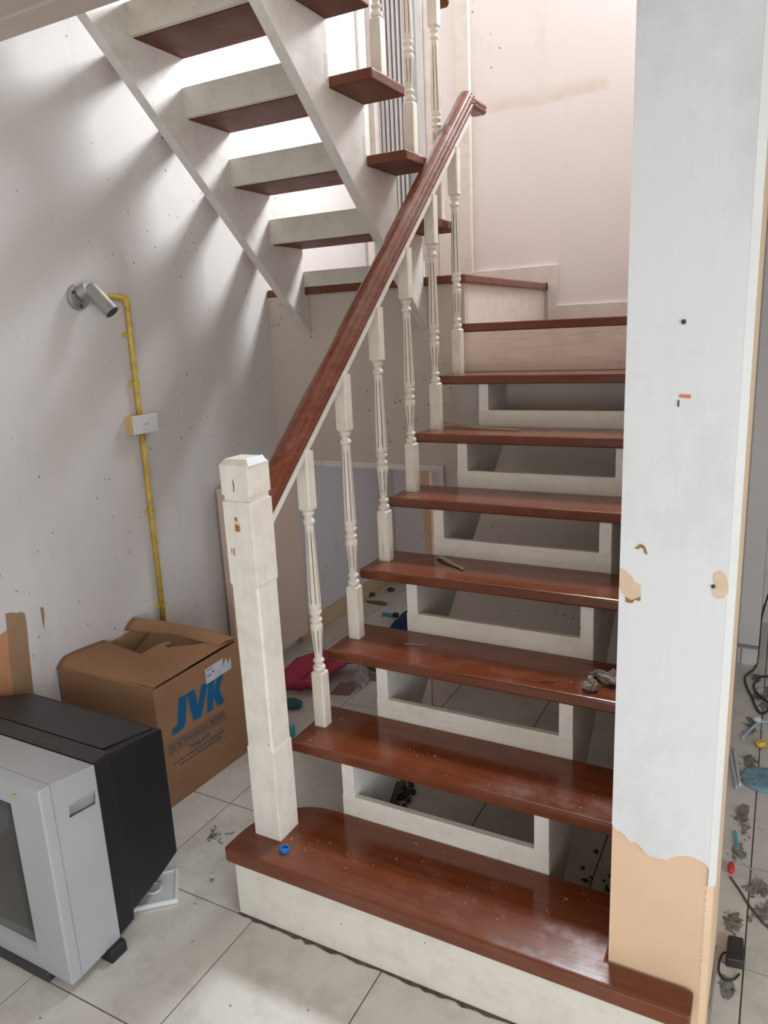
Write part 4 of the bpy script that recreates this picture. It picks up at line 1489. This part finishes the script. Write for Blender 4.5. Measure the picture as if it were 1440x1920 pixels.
for r, z in ((0.072, 0.001), (0.073, 0.008), (0.060, 0.013), (0.035, 0.009), (0.012, 0.012)):
    rings.append([(1.270 + r * 1.0 * math.cos(2 * math.pi * k / 28) * (1 + 0.06 * math.sin(3 * k)), 1.035 + r * 1.05 * math.sin(2 * math.pi * k / 28), z + 0.003 * math.sin(k * 2.3)) for k in range(28)])
loft(bm, rings)
tag(link('cloth', bm, CLOTH_B, None, smooth=True), 'round faded blue cloth on the tiles past the wall end', 'cloth')
bm = B()
lump(bm, (1.258, 1.275, 0.012), (0.022, 0.020, 0.012), 7.7, rough=0.4, sub=2, floor=0.0)
tag(link('plastic_scrap', bm, YELLOW), 'yellow plastic scrap behind the round blue cloth', 'scrap')
bm = B()
sheet(bm, [(1.262, 0.985, 0.001), (1.305, 0.965, 0.001), (1.307, 0.978, 0.001), (1.262, 1.0, 0.001)], (0, 0, 1), 0.006)
tag(link('plastic_scrap', bm, ORANGE), 'orange strip under the edge of the round blue cloth', 'scrap')
bm = B()
lump(bm, (1.203, 0.505, 0.013), (0.010, 0.024, 0.014), 4.7, rough=0.15, sub=2, floor=0.0)
tag(link('plastic_scrap', bm, RED, None, smooth=True), 'red plastic scrap on the tiles at the foot of the wall end', 'scrap')
bm = B()
sheet(bm, [(1.198, 0.70, 0.001), (1.208, 0.69, 0.001), (1.217, 0.615, 0.001), (1.211, 0.61, 0.001)], (0, 0, 1), 0.008)
tag(link('plastic_scrap', bm, CYAN), 'narrow teal scrap on the tiles behind the red scrap', 'scrap')
bm = B()
tube(bm, smooth_path([(1.208, 0.58, 0.003), (1.25, 0.54, 0.003), (1.30, 0.49, 0.003), (1.36, 0.45, 0.003)], 4), 0.0018, 6)
tag(link('string', bm, CABLE_W), 'thin white string running across the tiles from the teal scrap', 'string')
bm = B()
tube(bm, smooth_path([(1.203, 0.475, 0.003), (1.23, 0.43, 0.003), (1.262, 0.37, 0.003), (1.31, 0.31, 0.003), (1.40, 0.27, 0.003)], 4), 0.0028, 6)
tag(link('wire', bm, DUST_D), 'thin grey wire across the tiles in front of the red scrap', 'wire')
ad = thing('power_adapter', 'black block power adapter on the tiles at the foot of the wall end', 'adapter', (1.235, 0.17, 0))
bm = B()
loft(bm, [[(1.214, 0.130, 0.0005), (1.258, 0.138, 0.0005), (1.252, 0.225, 0.0005), (1.212, 0.220, 0.0005)], [(1.216, 0.133, 0.026), (1.256, 0.141, 0.026), (1.250, 0.222, 0.026), (1.214, 0.217, 0.026)]])
link('adapter_body', bm, BLACK_D, ad, 0.004)
bm = B()
tube(bm, smooth_path([(1.214, 0.17, 0.010), (1.203, 0.16, 0.006), (1.200, 0.11, 0.004), (1.215, 0.085, 0.004), (1.235, 0.095, 0.004), (1.247, 0.118, 0.004)], 5), 0.0025, 8)
link('cord', bm, CABLE_K, ad, smooth=True)


def dust_field(name, label, spots, seed):
    rnd = random.Random(seed)
    bm = B()
    for x, y, r, n in spots:
        for _ in range(n):
            a, d = rnd.uniform(0, 6.28), r * abs(rnd.gauss(0, 0.55))
            px, py = x + d * math.cos(a), y + d * 1.6 * math.sin(a)
            if px < 1.200 or (1.19 < px < 1.27 and 0.09 < py < 0.24):
                continue
            s = rnd.uniform(0.0012, 0.0042)
            if rnd.random() < 0.16:
                lump(bm, (max(px, 1.222), py, 0.0003), (rnd.uniform(0.008, 0.020), rnd.uniform(0.012, 0.034), 0.0009), rnd.uniform(0, 40), rough=0.9, sub=2, floor=0.0)
            for _k in range(2):
                px, py = px + rnd.gauss(0, 0.006), py + rnd.gauss(0, 0.010)
                tube(bm, smooth_path([(px, py, 0.001), (px + s * rnd.uniform(-2, 2), py + s * rnd.uniform(-3, 3), 0.003), (px + s * rnd.uniform(-3, 3), py + s * rnd.uniform(-4, 4), 0.001)], 2), s * 0.22, 4)
            if rnd.random() < 0.35:
                lump(bm, (px, py, 0.0005), (s * 1.5, s * 2.4, 0.0016), rnd.uniform(0, 40), rough=0.9, sub=2, floor=0.0)
    tag(link(name, bm, DUST), label, 'dust', kind='stuff')


dust_field('floor_dust', 'grey fluff and dust strewn over the tiles right of the wall end', [(1.215, 1.40, 0.06, 40), (1.213, 1.16, 0.04, 30), (1.212, 0.80, 0.03, 34), (1.225, 0.74, 0.03, 22), (1.215, 0.60, 0.03, 30), (1.275, 0.45, 0.025, 22), (1.295, 0.37, 0.03, 26), (1.212, 0.30, 0.025, 30), (1.208, 0.20, 0.02, 20), (1.22, 0.10, 0.02, 16), (1.24, 1.7, 0.06, 40), (1.205, 1.9, 0.05, 30)], 21)
